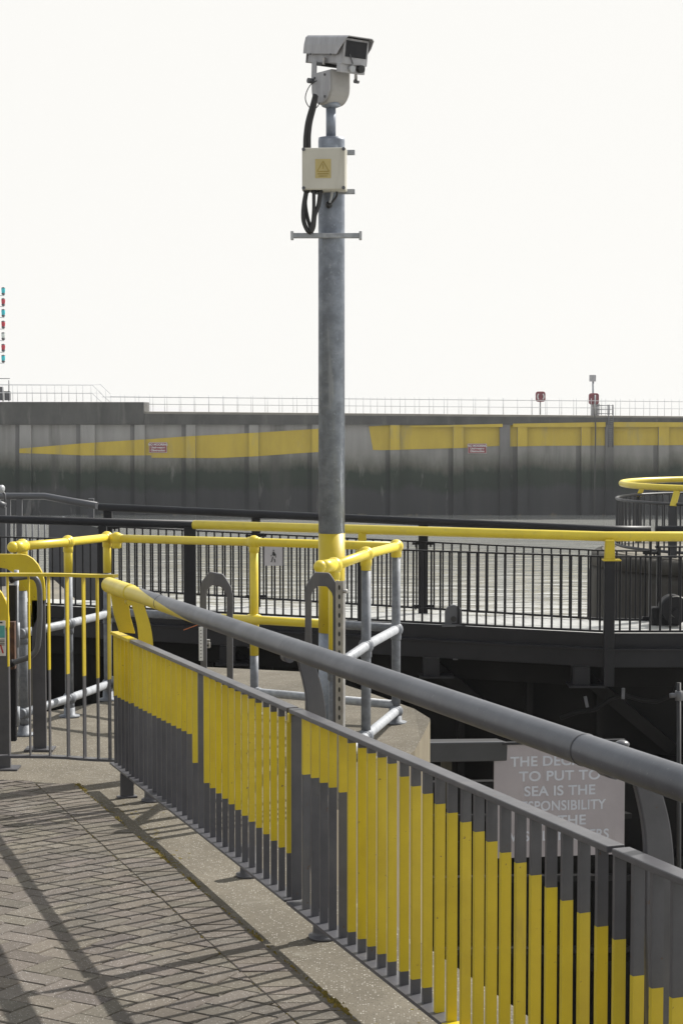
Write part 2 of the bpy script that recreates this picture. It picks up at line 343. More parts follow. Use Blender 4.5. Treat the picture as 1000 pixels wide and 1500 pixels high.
# water
WATER_Z = -5.6
wm = bpy.data.materials.new('harbour_water'); wm.use_nodes = True; n = wm.node_tree.nodes; L = wm.node_tree.links; b = n['Principled BSDF']
b.inputs['Base Color'].default_value = (.36, .36, .335, 1); b.inputs['Roughness'].default_value = .08; b.inputs['IOR'].default_value = 2.2
tc = n.new('ShaderNodeTexCoord'); mp = n.new('ShaderNodeMapping'); mp.inputs['Scale'].default_value = (.3, .8, 1); L.new(tc.outputs['Object'], mp.inputs[0])
n1 = n.new('ShaderNodeTexNoise'); n1.inputs['Scale'].default_value = 1.5; n1.inputs['Detail'].default_value = 3; n1.inputs['Roughness'].default_value = .5; L.new(mp.outputs[0], n1.inputs['Vector'])
bp = n.new('ShaderNodeBump'); bp.inputs['Strength'].default_value = .9; bp.inputs['Distance'].default_value = .06; n2 = n.new('ShaderNodeTexNoise'); n2.inputs['Scale'].default_value = .28; n2.inputs['Detail'].default_value = 3; n2.inputs['Distortion'].default_value = .6; L.new(mp.outputs[0], n2.inputs['Vector'])
ma = n.new('ShaderNodeMath'); ma.operation = 'MULTIPLY_ADD'; ma.inputs[1].default_value = .55; L.new(n2.outputs['Fac'], ma.inputs[0]); L.new(n1.outputs['Fac'], ma.inputs[2])
L.new(ma.outputs[0], bp.inputs['Height']); L.new(bp.outputs[0], b.inputs['Normal'])
struct(build('water', MB().add([(-190, -60, WATER_Z), (190, -60, WATER_Z), (190, 190, WATER_Z), (-190, 190, WATER_Z)], [(0, 1, 2, 3)]), wm))

# ================================================================== FAR HARBOUR WALL
WY = 124.0; WG = 1 / F * WY
def wp(x, y, dy=0.0): return at(x, y, WY + dy)
wc = bpy.data.materials.new('tidal_wall_concrete'); wc.use_nodes = True; n = wc.node_tree.nodes; L = wc.node_tree.links; b = n['Principled BSDF']; b.inputs['Roughness'].default_value = .9
ge = n.new('ShaderNodeNewGeometry'); sx = n.new('ShaderNodeSeparateXYZ'); L.new(ge.outputs['Position'], sx.inputs[0])
nz = n.new('ShaderNodeTexNoise'); nz.inputs['Scale'].default_value = .5; nz.inputs['Detail'].default_value = 8; nz.inputs['Roughness'].default_value = .7
mp = n.new('ShaderNodeMapping'); mp.inputs['Scale'].default_value = (1, 1, .35); L.new(ge.outputs['Position'], mp.inputs[0]); L.new(mp.outputs[0], nz.inputs['Vector'])
m1 = n.new('ShaderNodeMath'); m1.operation = 'MULTIPLY_ADD'; m1.inputs[1].default_value = 2.2; L.new(nz.outputs['Fac'], m1.inputs[0]); L.new(sx.outputs['Z'], m1.inputs[2])
mr = n.new('ShaderNodeMapRange'); mr.inputs['From Min'].default_value = -4.9; mr.inputs['From Max'].default_value = 2.6; L.new(m1.outputs[0], mr.inputs['Value'])
cr = n.new('ShaderNodeValToRGB'); e = cr.color_ramp.elements; e[0].position = 0; e[0].color = (.038, .038, .04, 1); e[1].position = 1; e[1].color = (.27, .262, .248, 1)
for p_, c_ in ((.03, (.10, .088, .06)), (.045, (.036, .036, .037)), (.27, (.035, .035, .036)), (.33, (.014, .023, .013)), (.45, (.018, .029, .017)), (.51, (.09, .088, .070)), (.63, (.22, .215, .198)), (.80, (.275, .268, .258))):
    q = e.new(p_); q.color = (*c_, 1)
L.new(mr.outputs[0], cr.inputs[0])
st = n.new('ShaderNodeTexNoise'); st.inputs['Scale'].default_value = 1.6; st.inputs['Detail'].default_value = 6; mp2 = n.new('ShaderNodeMapping'); mp2.inputs['Scale'].default_value = (1, 1, .12)
L.new(ge.outputs['Position'], mp2.inputs[0]); L.new(mp2.outputs[0], st.inputs['Vector'])
mr2 = n.new('ShaderNodeMapRange'); mr2.inputs['From Min'].default_value = .3; mr2.inputs['From Max'].default_value = .7; mr2.inputs['To Min'].default_value = .84; mr2.inputs['To Max'].default_value = 1.10; L.new(st.outputs['Fac'], mr2.inputs['Value'])
mx = n.new('ShaderNodeMix'); mx.data_type = 'RGBA'; mx.blend_type = 'MULTIPLY'; mx.inputs[0].default_value = 1; L.new(cr.outputs[0], mx.inputs[6]); L.new(mr2.outputs[0], mx.inputs[7]); L.new(mx.outputs[2], b.inputs['Base Color'])
wcs = wc.copy(); wcs.name = 'dark_joint_concrete'  # wall concrete with every tone darkened, for joint strips and two pilasters
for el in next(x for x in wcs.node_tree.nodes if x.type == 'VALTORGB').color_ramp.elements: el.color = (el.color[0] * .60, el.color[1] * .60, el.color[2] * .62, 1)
WCAP = mat('wall_cap_concrete', (.082, .08, .075), (.055, .054, .05), .8, .9, bump=.3, bscale=3, dist=.03, stretch=(1, 1, .4))
WSTRIP = mat('wall_joint_strip', (.10, .10, .10), (.06, .06, .062), .8, .9, bump=0, stretch=(1, 1, .3))
WSLAB = mat('wall_top_slab', (.30, .28, .24), (.24, .22, .19), 1, .9, bump=0)
WYEL = mat('faded_yellow_band', (.50, .37, .04), (.43, .315, .04), .9, .8, bump=0, stretch=(1, 1, .3))
wear(wc, .55, .56, (.055, .052, .046), .12, (1, 1, .07), .55); wear(wc, .9, .60, (.26, .25, .235), .08, (1, 1, .25), .35); wear(WYEL, .9, .54, (.30, .26, .13), .14, (1, 1, .25), .55); wear(WCAP, 1.1, .56, (.14, .135, .125), .1, (1, 1, .2), .6)
wall = thing('harbour_wall', wp(500, 755), 'long grey concrete sea wall with a faded yellow band across the far side', 'harbour wall')
def wbox(mb, x0, x1, yt0, yt1, yb, d0, d1, m=0):     # photo-pixel box on the wall: top y may slope; d0 front depth, d1 back depth
    a, b_, c, d = wp(x0, yt0), wp(x1, yt1), wp(x1, yb), wp(x0, yb)
    fr = [V((p.x, WY + d0, p.z)) for p in (a, b_, c, d)]; bk = [V((p.x, WY + d1, p.z)) for p in (a, b_, c, d)]
    mb.add(fr + bk, [(3, 2, 1, 0), (4, 5, 6, 7), (0, 1, 5, 4), (1, 2, 6, 5), (2, 3, 7, 6), (3, 0, 4, 7)], m)
mb = MB(); wbox(mb, -700, 1700, 620, 620, 800, 0, 7); build('wall_face', mb, wc, wall)
mb = MB(); wbox(mb, -700, 1700, 598.5, 618.5, 622, -.35, 7.2); build('cap_beam', mb, WCAP, wall)
mb = MB(); wbox(mb, -700, 212, 587.5, 589, 621.6, -.4, 3); build('raised_parapet', mb, WCAP, wall, bevel=.04)
mb = MB(); wbox(mb, 212.3, 1700, 602.8, 616.2, 619, -.15, 7.4); build('top_slab', mb, WSLAB, wall)
PIL = [(-152, -135), (-60, -43), (30, 47), (119, 140), (198, 213), (273, 287), (365, 379), (457, 470), (571, 585), (663, 678), (757, 771), (850, 863), (963, 978), (1060, 1076), (1160, 1176), (1260, 1276)]
for x0, x1 in PIL:
    mb = MB(); wbox(mb, x0, x1, 621.5, 621.5, 800, -.28, .2); build('pilaster', mb, wc, wall)
    mb = MB(); wbox(mb, x0 - 7, x0 - .2, 621.5, 621.5, 800, -.012, .2); build('joint_strip', mb, wcs, wall)
mb = MB(); wbox(mb, 731, 746, 621.5, 621.5, 800, -.3, .2); build('pilaster', mb, wcs, wall)
mb = MB(); wbox(mb, 885, 897, 621.5, 621.5, 800, -.3, .2); build('pilaster', mb, wcs, wall)
def band(x0, x1, top, bot, slant=0):
    cuts = sorted({x0, x1} | {c for p in PIL + [(731, 746), (885, 897)] for c in p if x0 < c < x1} | {t[0] for t in top + bot if x0 < t[0] < x1})
    mb = MB()
    for a, b_ in zip(cuts, cuts[1:]):
        mid = (a + b_) / 2; d = -.30 if any(p[0] < mid < p[1] for p in PIL) else -.02
        if 731 < mid < 746 or 885 < mid < 897: continue
        P = [V((wp(x, y).x, WY + d, wp(x, y).z)) for x, y in ((a, interp(a, top)), (b_, interp(b_, top)), (b_, interp(b_, bot)), (a + (slant if a == x0 else 0), interp(a, bot)))]
        mb.prism([p - V((0, .004, 0)) for p in P], (0, .03, 0))
    build('painted_band', mb, WYEL, wall)
band(30, 222, [(30, 657), (120, 649.5), (212, 643.5), (222, 643)], [(30, 663.5), (120, 667), (222, 667)])
band(222, 500, [(222, 643), (275, 639), (380, 633.5), (466, 628), (500, 626)], [(222, 670.5), (320, 671), (380, 668), (466, 662), (500, 660)])
band(540, 731, [(540, 624.5), (571, 622.8), (731, 622.8)], [(540, 659), (560, 659.5), (680, 656), (731, 653)], 6)
band(746, 1300, [(746, 622.8), (1300, 622.8)], [(746, 654), (800, 653), (1000, 652), (1300, 652)])
mb = MB()
for x0, x1, a0, a1, b0, b1 in ((600, 735, 623.8, 620.8, 625.5, 625.5), (750, 885, 620.5, 618.3, 625.5, 625.5), (897, 1300, 618.2, 619.5, 625.5, 625.5)):
    P = [V((wp(x, y).x, WY - .37, wp(x, y).z)) for x, y in ((x0, a0), (x1, a1), (x1, b1), (x0, b0))]; mb.prism(P, (0, .03, 0))
build('painted_band', mb, WYEL, wall)
# railings on the wall
WRAIL = mat('haze_pale_rail', (.62, .63, .64), (.5, .51, .52), 3, .5, bump=0)  # galvanised rail with the paleness of distant haze put into its colour
def wall_rail(name, label, segs, dy, step, ph=0, r=.018):
    t = thing(name, wp(segs[0][0], segs[0][2], dy), label, 'railing', 'railings on the far sea wall')
    def q(x, y): return V((wp(x, 600).x * (1 + dy / WY), WY + dy, wp(x, y).z))
    tp, md, post = MB(), MB(), None
    for x0, x1, b0, b1, hgt in segs:
        for mb_, fr in ((tp, 1), (md, .52)): mb_.tube([q(x0, b0) + V((0, 0, hgt * fr)), q(x1, b1) + V((0, 0, hgt * fr))], r, 6)
    build('top_rail', tp, WRAIL, t); build('middle_rail', md, WRAIL, t)
    x = segs[0][0] + ph
    while x < segs[-1][1]:
        s = next(s_ for s_ in segs if s_[0] <= x <= s_[1]); p = q(x, interp(x, [(s[0], s[2]), (s[1], s[3])]))
        if post is None:
            post = build('post', MB().tube([p, p + V((0, 0, s[4]))], r * .9, 6), WRAIL, t); pp = p
        else: repeat(post, t, p - pp)
        x += step
B = lambda x: 603.2 + (x - 212) * .0085
wall_rail('wall_railing', 'thin pale railing along the near edge of the far sea wall', [(-300, 147, 588, 588.6, 1.2), (147, 162, 588.6, 603, 1.25), (162, 1500, B(162), B(1500), 1.03)], .4, 21.5, 4)
wall_rail('wall_railing', 'fainter pale railing running behind the front one on the far sea wall', [(-300, 135, 588, 588.6, 1.2), (135, 150, 588.6, 603, 1.25), (150, 1500, B(150), B(1500), 1.03)], 3.0, 20.5, 12)
# wall signs
def text(s, size, o, ax, m, parent, sx=1.0, bold=.0, align='CENTER', name='lettering', ext=.001):
    cu = bpy.data.curves.new('lettering', 'FONT'); cu.body = s; cu.size = size; cu.align_x = align; cu.align_y = 'CENTER'; cu.extrude = ext; cu.offset = bold; cu.space_character = 1.04
    tmp = bpy.data.objects.new('tmp', cu); sc.collection.objects.link(tmp)
    dg = bpy.context.evaluated_depsgraph_get(); me = bpy.data.meshes.new_from_object(tmp.evaluated_get(dg)); sc.collection.objects.unlink(tmp); bpy.data.objects.remove(tmp)
    X, Y = V(ax[0]).normalized(), V(ax[1]).normalized(); Z = X.cross(Y); o = V(o) - ORG[parent.name]
    for v in me.vertices: v.co = o + X * (v.co.x * sx) + Y * v.co.y + Z * v.co.z
    me.materials.clear(); me.materials.append(m); me.name = name
    ob = bpy.data.objects.new(name, me); sc.collection.objects.link(ob); ob.parent = parent; ORG[ob.name] = ORG[parent.name]; return ob
XZ = (V((1, 0, 0)), V((0, 0, 1)))
for x0, x1, y0, y1, lab in ((219.5, 244.5, 648.5, 662.5, 'small dull red warning sign within the tapering yellow band left of the camera pole'), (685, 711.5, 650.5, 663.5, 'small dull red warning sign on the yellow band lower edge, right of the pole')):
    c = wp((x0 + x1) / 2, (y0 + y1) / 2); wd, hg = (x1 - x0) * WG, (y1 - y0) * WG; c.y = WY - .14
    t = thing('warning_sign', c, lab, 'sign', 'red signs on the far sea wall')
    build('board', MB().box(c + V((0, .03, 0)), wd, .06, hg), SIGNR, t)
    build('border', MB().box(c + V((0, .05, 0)), wd + .05, .05, hg + .05), WHITEP, t)
    for i, (s_, sz) in enumerate((('NO MOORING', .21), ('Underwater', .2), ('Obstruction', .2))):
        text(s_, sz, c + V((0, -.012, hg * (.3 - .3 * i))), XZ, WHITEP, t, .95, .006, ext=.004)
# lifebuoy stations and light post
def buoy(x, y0, y1, wpx, lab, base_y, dy, mouth):
    c = wp(x, (y0 + y1) / 2, dy); g = 1 / F * (WY + dy); wd, hg = wpx * g, (y1 - y0) * g; bz = wp(x, base_y, dy).z
    t = thing('lifebuoy_station', (c.x, c.y, bz), lab, 'lifebuoy station', 'red lifebuoy stations on the sea wall')
    k = .16; pl = []
    for cx_, cz, a0 in ((wd / 2 - k, hg / 2 - k, 0), (-wd / 2 + k, hg / 2 - k, 90), (-wd / 2 + k, -hg / 2 + k, 180), (wd / 2 - k, -hg / 2 + k, 270)):
        for a in (0, 30, 60, 90): pl.append(c + V((cx_ + k * math.cos(R(a0 + a)), 0, cz + k * math.sin(R(a0 + a)))))
    build('housing', MB().prism(pl, (0, .3, 0)), REDB, t, bevel=.03)
    if mouth:
        for sgn in (-1, 1):
            arc = [c + V((sgn * (.10 + .12 * math.cos(a)), -.17, .2 * math.sin(a))) for a in [R(d) for d in range(-70, 71, 20)]]
            build('lifebuoy_ring', MB().tube(arc, .045, 6), WHITEP, t)
    build('post', MB().tube([(c.x + (0 if mouth else .06), c.y + .1 if mouth else c.y - .2, bz), (c.x + (0 if mouth else .06), c.y + .1 if mouth else c.y - .2, c.z + (0 if mouth else hg * .35))], .055, 8), PALE, t)
buoy(791, 573.5, 588.5, 14, 'red lifebuoy box with two white marks on a slim post, left of the grey plinth', 607.5, 1.0, True)
buoy(869, 576, 592.5, 14.5, 'red lifebuoy box below the square white lamp and above the grey plinth', 609, .9, False)
p = wp(869, 609, 1.8)
t = thing('plinth', p, 'squat pale grey plinth under the red lifebuoy box on the sea wall', 'plinth')
q = wp(870.5, 600.5, 1.8); build('block', MB().box(q, .52, .6, 17 * WG), PALE, t, bevel=.03); build('capping', MB().box(q + V((0, 0, 8.6 * WG)), .6, .66, .06), PALE, t)
t = thing('light_post', wp(868, 609, 2.6), 'grey pole with a square white floodlight box on top, behind the red lifebuoy box', 'light post')
a, b_ = wp(868, 609, 2.6), wp(868, 559, 2.6); build('pole', MB().tube([a, b_], .07, 10), GALV, t)
build('lamp_box', MB().box(wp(867.3, 554, 2.6), .45, .3, .47), CAMW, t, bevel=.03)
build('conduit', MB().tube([wp(869, 592, .4), V((wp(869, 592, .4).x, WY - .62, wp(869, 625).z)), V((wp(869, 592).x, WY - .62, wp(869, 752).z))], .05, 6), WCAP, t)
t = thing('ladder', wp(891, 654), 'dark steel ladder with a caged top climbing the yellow band of the sea wall', 'ladder')
for x in (888, 894.5):
    build('stile', MB().tube([V((wp(x, 654).x, WY - .72, wp(x, 655).z)), V((wp(x, 654).x, WY - .72, wp(x, 593).z))], .035, 6), SLATE, t)
mbr = MB()
for i in range(13):
    z = wp(890, 653 - i * 3.2).z; mbr.tube([(wp(888, 600).x, WY - .72, z), (wp(894.5, 600).x, WY - .72, z)], .02, 5)
build('rungs', mbr, SLATE, t)
for y in (594, 600, 606):
    c = V((wp(886, 600).x, WY + .4, wp(886, y).z)); build('cage_hoop', MB().tube([c + V((.55 * math.cos(a), .5 * math.sin(a), 0)) for a in [i * math.pi / 8 for i in range(16)]], .025, 5, closed=True), SLATE, t)
for a in range(0, 360, 60):
    c = V((wp(886, 600).x + .55 * math.cos(R(a)), WY + .4 + .5 * math.sin(R(a)), 0)); build('cage_bar', MB().tube([(c.x, c.y, wp(886, 608).z), (c.x, c.y, wp(886, 592.5).z)], .02, 5), SLATE, t)
# traffic light mast (its mast stands just left of the frame)
t = thing('signal_mast', wp(-14, 588, 1), 'tall thin mast with a column of seven coloured lamps above the sea wall', 'signal mast')
build('mast', MB().tube([wp(-14, 588, 1), wp(-14, 415, 1)], [.14, .1], 10), PALE, t)
for i, (y, m) in enumerate(((426, CYAN), (442, REDL), (458, CYAN), (475, REDL), (492, CLEAR), (509, REDL), (525, CYAN))):
    build('bracket_arm', MB().tube([wp(-14, y + 7, 1), wp(7, y + 7, 1)], .022, 6), PALE, t)
    c = wp(5.3, y, 1); g = .115
    lm = build('lamp', MB().lathe([(.11, -.16), (.125, -.1), (.14, .1), (.12, .18)], c, n=12), m, t)
    build('lamp_cap', MB().lathe([(.14, .18), (.14, .21), (.03, .26)], c, n=12), SLATE, lm); build('lamp_base', MB().lathe([(.06, -.30), (.12, -.25), (.13, -.16)], c, n=12), SLATE, lm)
t = thing('mast_platform', wp(0, 588, 1.2), 'dark equipment cabinets behind a small railing at the foot of the signal mast', 'equipment platform')
build('cabinet', MB().box(wp(-3, 576.5, 1.2), .75, .6, 20 * WG), SLATE, t, bevel=.02); build('cabinet', MB().box(wp(11.5, 580, 1.2), .36, .6, 13 * WG), SLATE, t, bevel=.02)
build('rail', MB().tube([wp(-60, 554.5, .9), wp(15, 554.5, .9)], .03, 6).tube([wp(13.5, 588, .9), wp(13.5, 557, .9)], .035, 6).tube([wp(-60, 573.5, .9), wp(15, 573.5, .9)], .03, 6).tube([wp(5, 588, .9), wp(5, 567, .9)], .04, 6), SLATE, t)

# ================================================================== GATE WALKWAY (footbridge) AND LOCK GATE
def bp(x, y, h): return at(x, y, 2600 * .97 / h / math.cos(PITCH) * .998)
DECKZ = -.50
nA, nB, nC, nD = at(-260, 741.5, 21.7), at(0, 751, 20.8), at(886, 789.6, 17.9), at(1300, 789.6, 17.9)
RZ = .49
for p in (nA, nB, nC, nD): p.z = RZ
nB = nA + (nC - nA) * ((nB.x - nA.x) / (nC.x - nA.x))
def yz(p, x, y): return at(x, y, p)
fA, fK, fB, fC, fD = at(146, 742.8, 21.0), at(882, 776, 19.05), at(952, 776.6, 19.02), at(959, 776.6, 19.0), at(1300, 777, 19.0)
def lerp(a, b_, t): return a + (b_ - a) * t
# railing built along a 3-D line; rail tops follow the photo, bars hang vertically
def walkway_rail(name, label, segs, posts, rr, top_m, yellow_from, drop_top, drop_bot, barr, pitch, group=None, clamps=False):
    t = thing(name, segs[0][0] - V((0, 0, 1)), label, 'railing', group)
    pts = [segs[0][0]] + [s[1] for s in segs]
    if yellow_from is None: build('handrail', MB().tube(pts, rr, 16), top_m, t)
    else:
        c = lerp(segs[0][0], segs[0][1], yellow_from)
        build('handrail', MB().tube([segs[0][0], c], rr, 16).tube([c, *[s[1] for s in segs]], rr * 1.03, 16, mat=1), [top_m, YEL], t)
    tb, bb = MB(), MB(); first = None
    for a, b_ in segs:
        d = (b_ - a); side = V((d.y, -d.x, 0))
        tb.bar(a - V((0, 0, drop_top)), b_ - V((0, 0, drop_top)), .035, .016, side); bb.bar(a - V((0, 0, drop_bot)), b_ - V((0, 0, drop_bot)), .04, .02, side)
        n_ = int(d.length / pitch)
        for i in range(n_):
            p = lerp(a, b_, (i + .5) / n_)
            if first is None:
                first = build('bar', MB().tube([p - V((0, 0, drop_bot)), p - V((0, 0, drop_top))], barr, 8, caps=False), top_m, t); f0 = p
            else: repeat(first, t, p - f0)
    build('top_bar', tb, top_m, t); build('bottom_bar', bb, top_m, t)
    for p, wdt, ylw, zb in posts:
        mbp = MB(); zt = p.z - rr * .6
        if ylw:
            zs = p.z - .24; mbp.box((p.x, p.y, (zs + zb) / 2), wdt, .08, zs - zb, mat=0); mbp.prism([(p.x - wdt * .5, p.y, zs), (p.x + wdt * .5, p.y, zs), (p.x + wdt * .42, p.y, zt), (p.x - wdt * .42, p.y, zt)], (0, .07, 0), 1)
            mbp.box((p.x + .02, p.y, zs + .008), wdt + .08, .12, .016, mat=1)
        else: mbp.box((p.x, p.y, (zt + zb) / 2), wdt, .08, zt - zb)
        build('post', mbp, [top_m, YEL], t, bevel=.006)
        if clamps:
            for dz in (drop_top + .02, drop_bot - .02):
                build('clamp', MB().box((p.x, p.y - .01, p.z - dz), wdt + .14, .045, .026).box((p.x - wdt / 2 - .03, p.y - .01, p.z - dz - .025), .018, .02, .03).box((p.x + wdt / 2 + .03, p.y - .01, p.z - dz - .025), .018, .02, .03), top_m, t)
    return t
nPts = {x: lerp(nA, nC, (x_ - nA.x) / (nC.x - nA.x)) for x, x_ in ((x, at(x, 770, 20.8 - (x / 886) * 2.9).x) for x in (153, 280, 530))}
# clear heights on the photo: near railing bars 30 px to 141 px under the rail
wr = walkway_rail('walkway_railing', 'nearer black walkway railing, its handrail turning yellow left of the camera pole', [(nA, nC), (nC, nD)],
    [(nPts[153], .09, False, -.62), (nPts[280], .13, False, -.72), (nPts[530], .10, True, -.62), (nC + V((.03, -.085, 0)), .105, True, -1.02), (nD, .1, False, -.62)], .048, DARK, None, .205, .965, .011, .1, 'railings of the gate walkway')
# paint the handrail yellow from x = 285 onwards: rebuild that part
hr = next(c for c in wr.children if c.name.startswith('handrail')); bpy.data.objects.remove(hr)
ys = lerp(nA, nC, (at(286, 762, 19.9).x - nA.x) / (nC.x - nA.x))
build('handrail', MB().tube([nA, ys], .047, 18).tube([ys, nC, nD], .05, 18, mat=1), [DARK, YELR], wr)
walkway_rail('walkway_railing', 'farther black walkway railing seen behind the yellow topped one', [(fA, fK), (fK, fB)],
    [(at(375, 753.5, 20.4), .10, False, -.62), (at(619.5, 764, 19.75), .105, False, -.6), (fA + V((.1, 0, 0)), .1, False, -.62), (fB, .022, False, -.62)], .046, DARK, None, .225, .965, .010, .1, 'railings of the gate walkway', True)
walkway_rail('walkway_railing', 'short black railing below the round yellow lookout rail at the right edge', [(fC, fD)], [(fC + V((.03, 0, 0)), .022, False, -.62), (fD, .1, False, -.62)], .046, DARK, None, .18, .9, .010, .1, 'railings of the gate walkway')
# deck and beams
dk = thing('gate_walkway', (0, 19.5, DECKZ), 'black steel walkway on top of the lock gate with a pale deck', 'walkway')
def prism_z(poly, z0, z1, m=0, mb=None):
    mb = mb or MB(); n_ = len(poly)
    mb.add([V((p.x, p.y, z1)) for p in poly] + [V((p.x, p.y, z0)) for p in poly], [tuple(range(n_)), tuple(reversed(range(n_, 2 * n_)))] + [(i, n_ + i, n_ + (i + 1) % n_, (i + 1) % n_) for i in range(n_)], m); return mb
up = V((0, 1, 0))
fAx = fK + (fA - fK) * 2.2
build('deck', prism_z([nD, nC, nA, fAx, fK, fD], -.56, DECKZ), DECKM, dk)
def fascia(name, z0, z1, off, th, m):
    mbf = MB(); P = [p - V((0, off, 0)) for p in (nA, nC, nD)]; Q = [p + V((0, th, 0)) for p in P]
    build(name, prism_z(P + Q[::-1], z0, z1), m, dk, bevel=.006)
fascia('kerb_plate', -.64, -.488, .05, .02, DARK); fascia('side_beam', -.83, -.645, .10, .12, DARK); fascia('beam_ledge', -.655, -.635, .13, .1, DARK)
fascia('lower_beam', -1.08, -.84, -.25, .1, DARKG)
for x in (640, 850, 330, 460):
    p = lerp(nA, nC, (at(x, 780, 18.4).x - nA.x) / (nC.x - nA.x)); q = p + V((.62, .35, 0))
    build('brace', MB().bar((p.x, p.y + .1, -.95), (p.x + .95, p.y + .3, -1.75), .13, .05, (1, 0, 0)), DARKG, dk)
    build('bracket', MB().box((p.x - .05, p.y + .0, -.93), .17, .2, .18).box((p.x, p.y - .02, -1.03), .36, .3, .02), DARK, dk)
    build('bolt_plate', MB().box((p.x + .2, p.y - .11, -.845), .05, .03, .012), SLATE, dk)
for x, y, tl in ((858, 1028, .22), (912, 1016, -.02)):
    c = at(x, y, 17.7); build('cable_clip', MB().box(c, .03, .03, .11, (V((math.cos(tl), 0, math.sin(tl))), V((0, 1, 0)), V((-math.sin(tl), 0, math.cos(tl))))), SLATE, dk)
build('cable', MB().tube([at(x, y, 17.75) for x, y in ((820, 1052), (845, 1043), (870, 1040), (893, 1024), (912, 1018), (940, 1026), (960, 1028), (985, 1018), (992, 1000))], .022, 8), DARKG, dk)
gt = thing('lock_gate', (2, 20, WATER_Z), 'tall unlit black steel lock gate below the walkway', 'lock gate')
gf = [nA + V((0, .65, 0)), nC + V((0, .5, 0)), nD + V((0, .5, 0))]
build('gate_leaf', prism_z(gf + [p + V((0, .35, 0)) for p in gf[::-1]], -9, -.84), DARKG, gt)
mbv = MB()
rib = None
for i in range(14):
    p = lerp(gf[0], gf[1], i / 13); c = V((p.x, p.y - .12, -4.5))
    if rib is None: rib = build('rib', MB().box(c, .07, .24, 7), DARKG, gt); rc = c
    else: repeat(rib, gt, c - rc)
for z in (-1.9, -2.9, -4.0):
    build('girder', prism_z([p - V((0, .3, 0)) for p in gf] + [p + V((0, .02, 0)) for p in gf[::-1]], z - .06, z + .06), DARKG, gt)
# decking beyond the right end and lookout
dc = at(1105, 712, 23.5); LC = V((dc.x, 23.5, 0))
ll = thing('lookout_platform', (LC.x, LC.y, WATER_Z), 'round dark concrete pier behind the right end of the walkway', 'pier')
build('pier_shaft', MB().lathe([(2.18, -9), (2.18, -.42), (2.12, -.28)], (LC.x, LC.y, 0), n=64), DOLC, ll); build('pier_top', MB().lathe([(2.16, -.28), (2.14, -.14), (2.06, -.1)], (LC.x, LC.y, 0), n=64), DOLC, ll); build('pier_deck', MB().lathe([(2.0, -.1), (2.0, -.085)], (LC.x, LC.y, 0), n=64), DOLT, ll)
RINGM = mat('dark_slate_paint', (.030, .031, .036), (.022, .023, .027), 3, .5)
lr = thing('lookout_railing', (LC.x, LC.y, -.1), 'round railing with a thick yellow handrail on the pier at the right edge', 'railing')
ring = lambda r, z, n_=72: [(LC.x + r * math.cos(2 * math.pi * i / n_), LC.y + r * math.sin(2 * math.pi * i / n_), z) for i in range(n_)]
build('handrail', MB().tube(ring(1.745, .785), .041, 14, closed=True), YELR, lr); build('top_ring', MB().tube(ring(1.81, .585), .02, 8, closed=True), RINGM, lr); build('bottom_ring', MB().tube(ring(1.81, -.02), .02, 8, closed=True), RINGM, lr)
b0 = None
for i in range(92):
    a = 2 * math.pi * i / 92; p = V((LC.x + 1.81 * math.cos(a), LC.y + 1.81 * math.sin(a), 0))
    if b0 is None: b0 = build('bar', MB().tube([p + V((0, 0, -.02)), p + V((0, 0, .58))], .011, 6, caps=False), RINGM, lr); q0 = p
    else: repeat(b0, lr, p - q0)
for a in (R(-136), R(-62), R(136), R(100), R(40), R(-10)):
    c, s_ = math.cos(a), math.sin(a); p = V((LC.x + 1.84 * c, LC.y + 1.84 * s_, 0)); q = V((LC.x + 1.745 * c, LC.y + 1.745 * s_, .77))
    build('post', MB().bar(p + V((0, 0, -.1)), p + V((0, 0, .56)), .12, .03, (-s_, c, 0)).bar(p + V((0, 0, .56)), q, .085, .03, (-s_, c, 0), mat=1), [RINGM, YELR], lr, bevel=.004)
# small fittings standing on the deck
p = at(663.5, 915, 18.55); p.z = DECKZ
t = thing('lifting_lug', p, 'small grey steel lug with a round hole standing on the walkway deck', 'lug')
g = 18.55 / F; prof = [(-12.5, 0), (12.5, 0), (12.5, 19)] + [(12.5 * math.cos(R(a)), 19 + 12.5 * math.sin(R(a))) for a in range(15, 180, 15)] + [(-12.5, 19)]
build('plate', MB().prism([p + V((a * g, 0, b_ * g)) for a, b_ in prof], (0, .07, 0)), SLATE, t, bevel=.006); build('hole', MB().tube([p + V((0, -.045, 11 * g)), p + V((0, .0, 11 * g))], 4.2 * g, 16), BLACK, t); build('foot', MB().box(p + V((0, 0, .012)), .24, .16, .024), SLATE, t)
p = at(985, 915, 18.5); p.z = DECKZ
t = thing('winch', p, 'dark round winch drum with modelled highlight arcs behind the walkway bars, right edge', 'winch')
c = at(988, 893, 18.5); build('drum', MB().tube([c + V((0, -.05, 0)), c + V((0, .22, 0))], .145, 28), DARK, t); build('rim', MB().tube([c + V((.145 * math.cos(R(a)), -.05, .145 * math.sin(R(a)))) for a in range(-20, 115, 9)], .006, 6).tube([c + V((.05 * math.cos(R(a)) - .01, -.062, .05 * math.sin(R(a)) - .02)) for a in range(150, 290, 14)], .005, 6), STEEL, t)  # thin pale arcs stand in for the crescent highlights on the drum
build('hub', MB().tube([c + V((-.0, -.1, -.03)), c + V((0, 0, -.03))], .045, 18), DARK, t); build('housing', MB().box((c.x - .08, c.y + .16, (c.z + DECKZ) / 2), .3, .16, c.z - DECKZ + .02), DARK, t, bevel=.02)
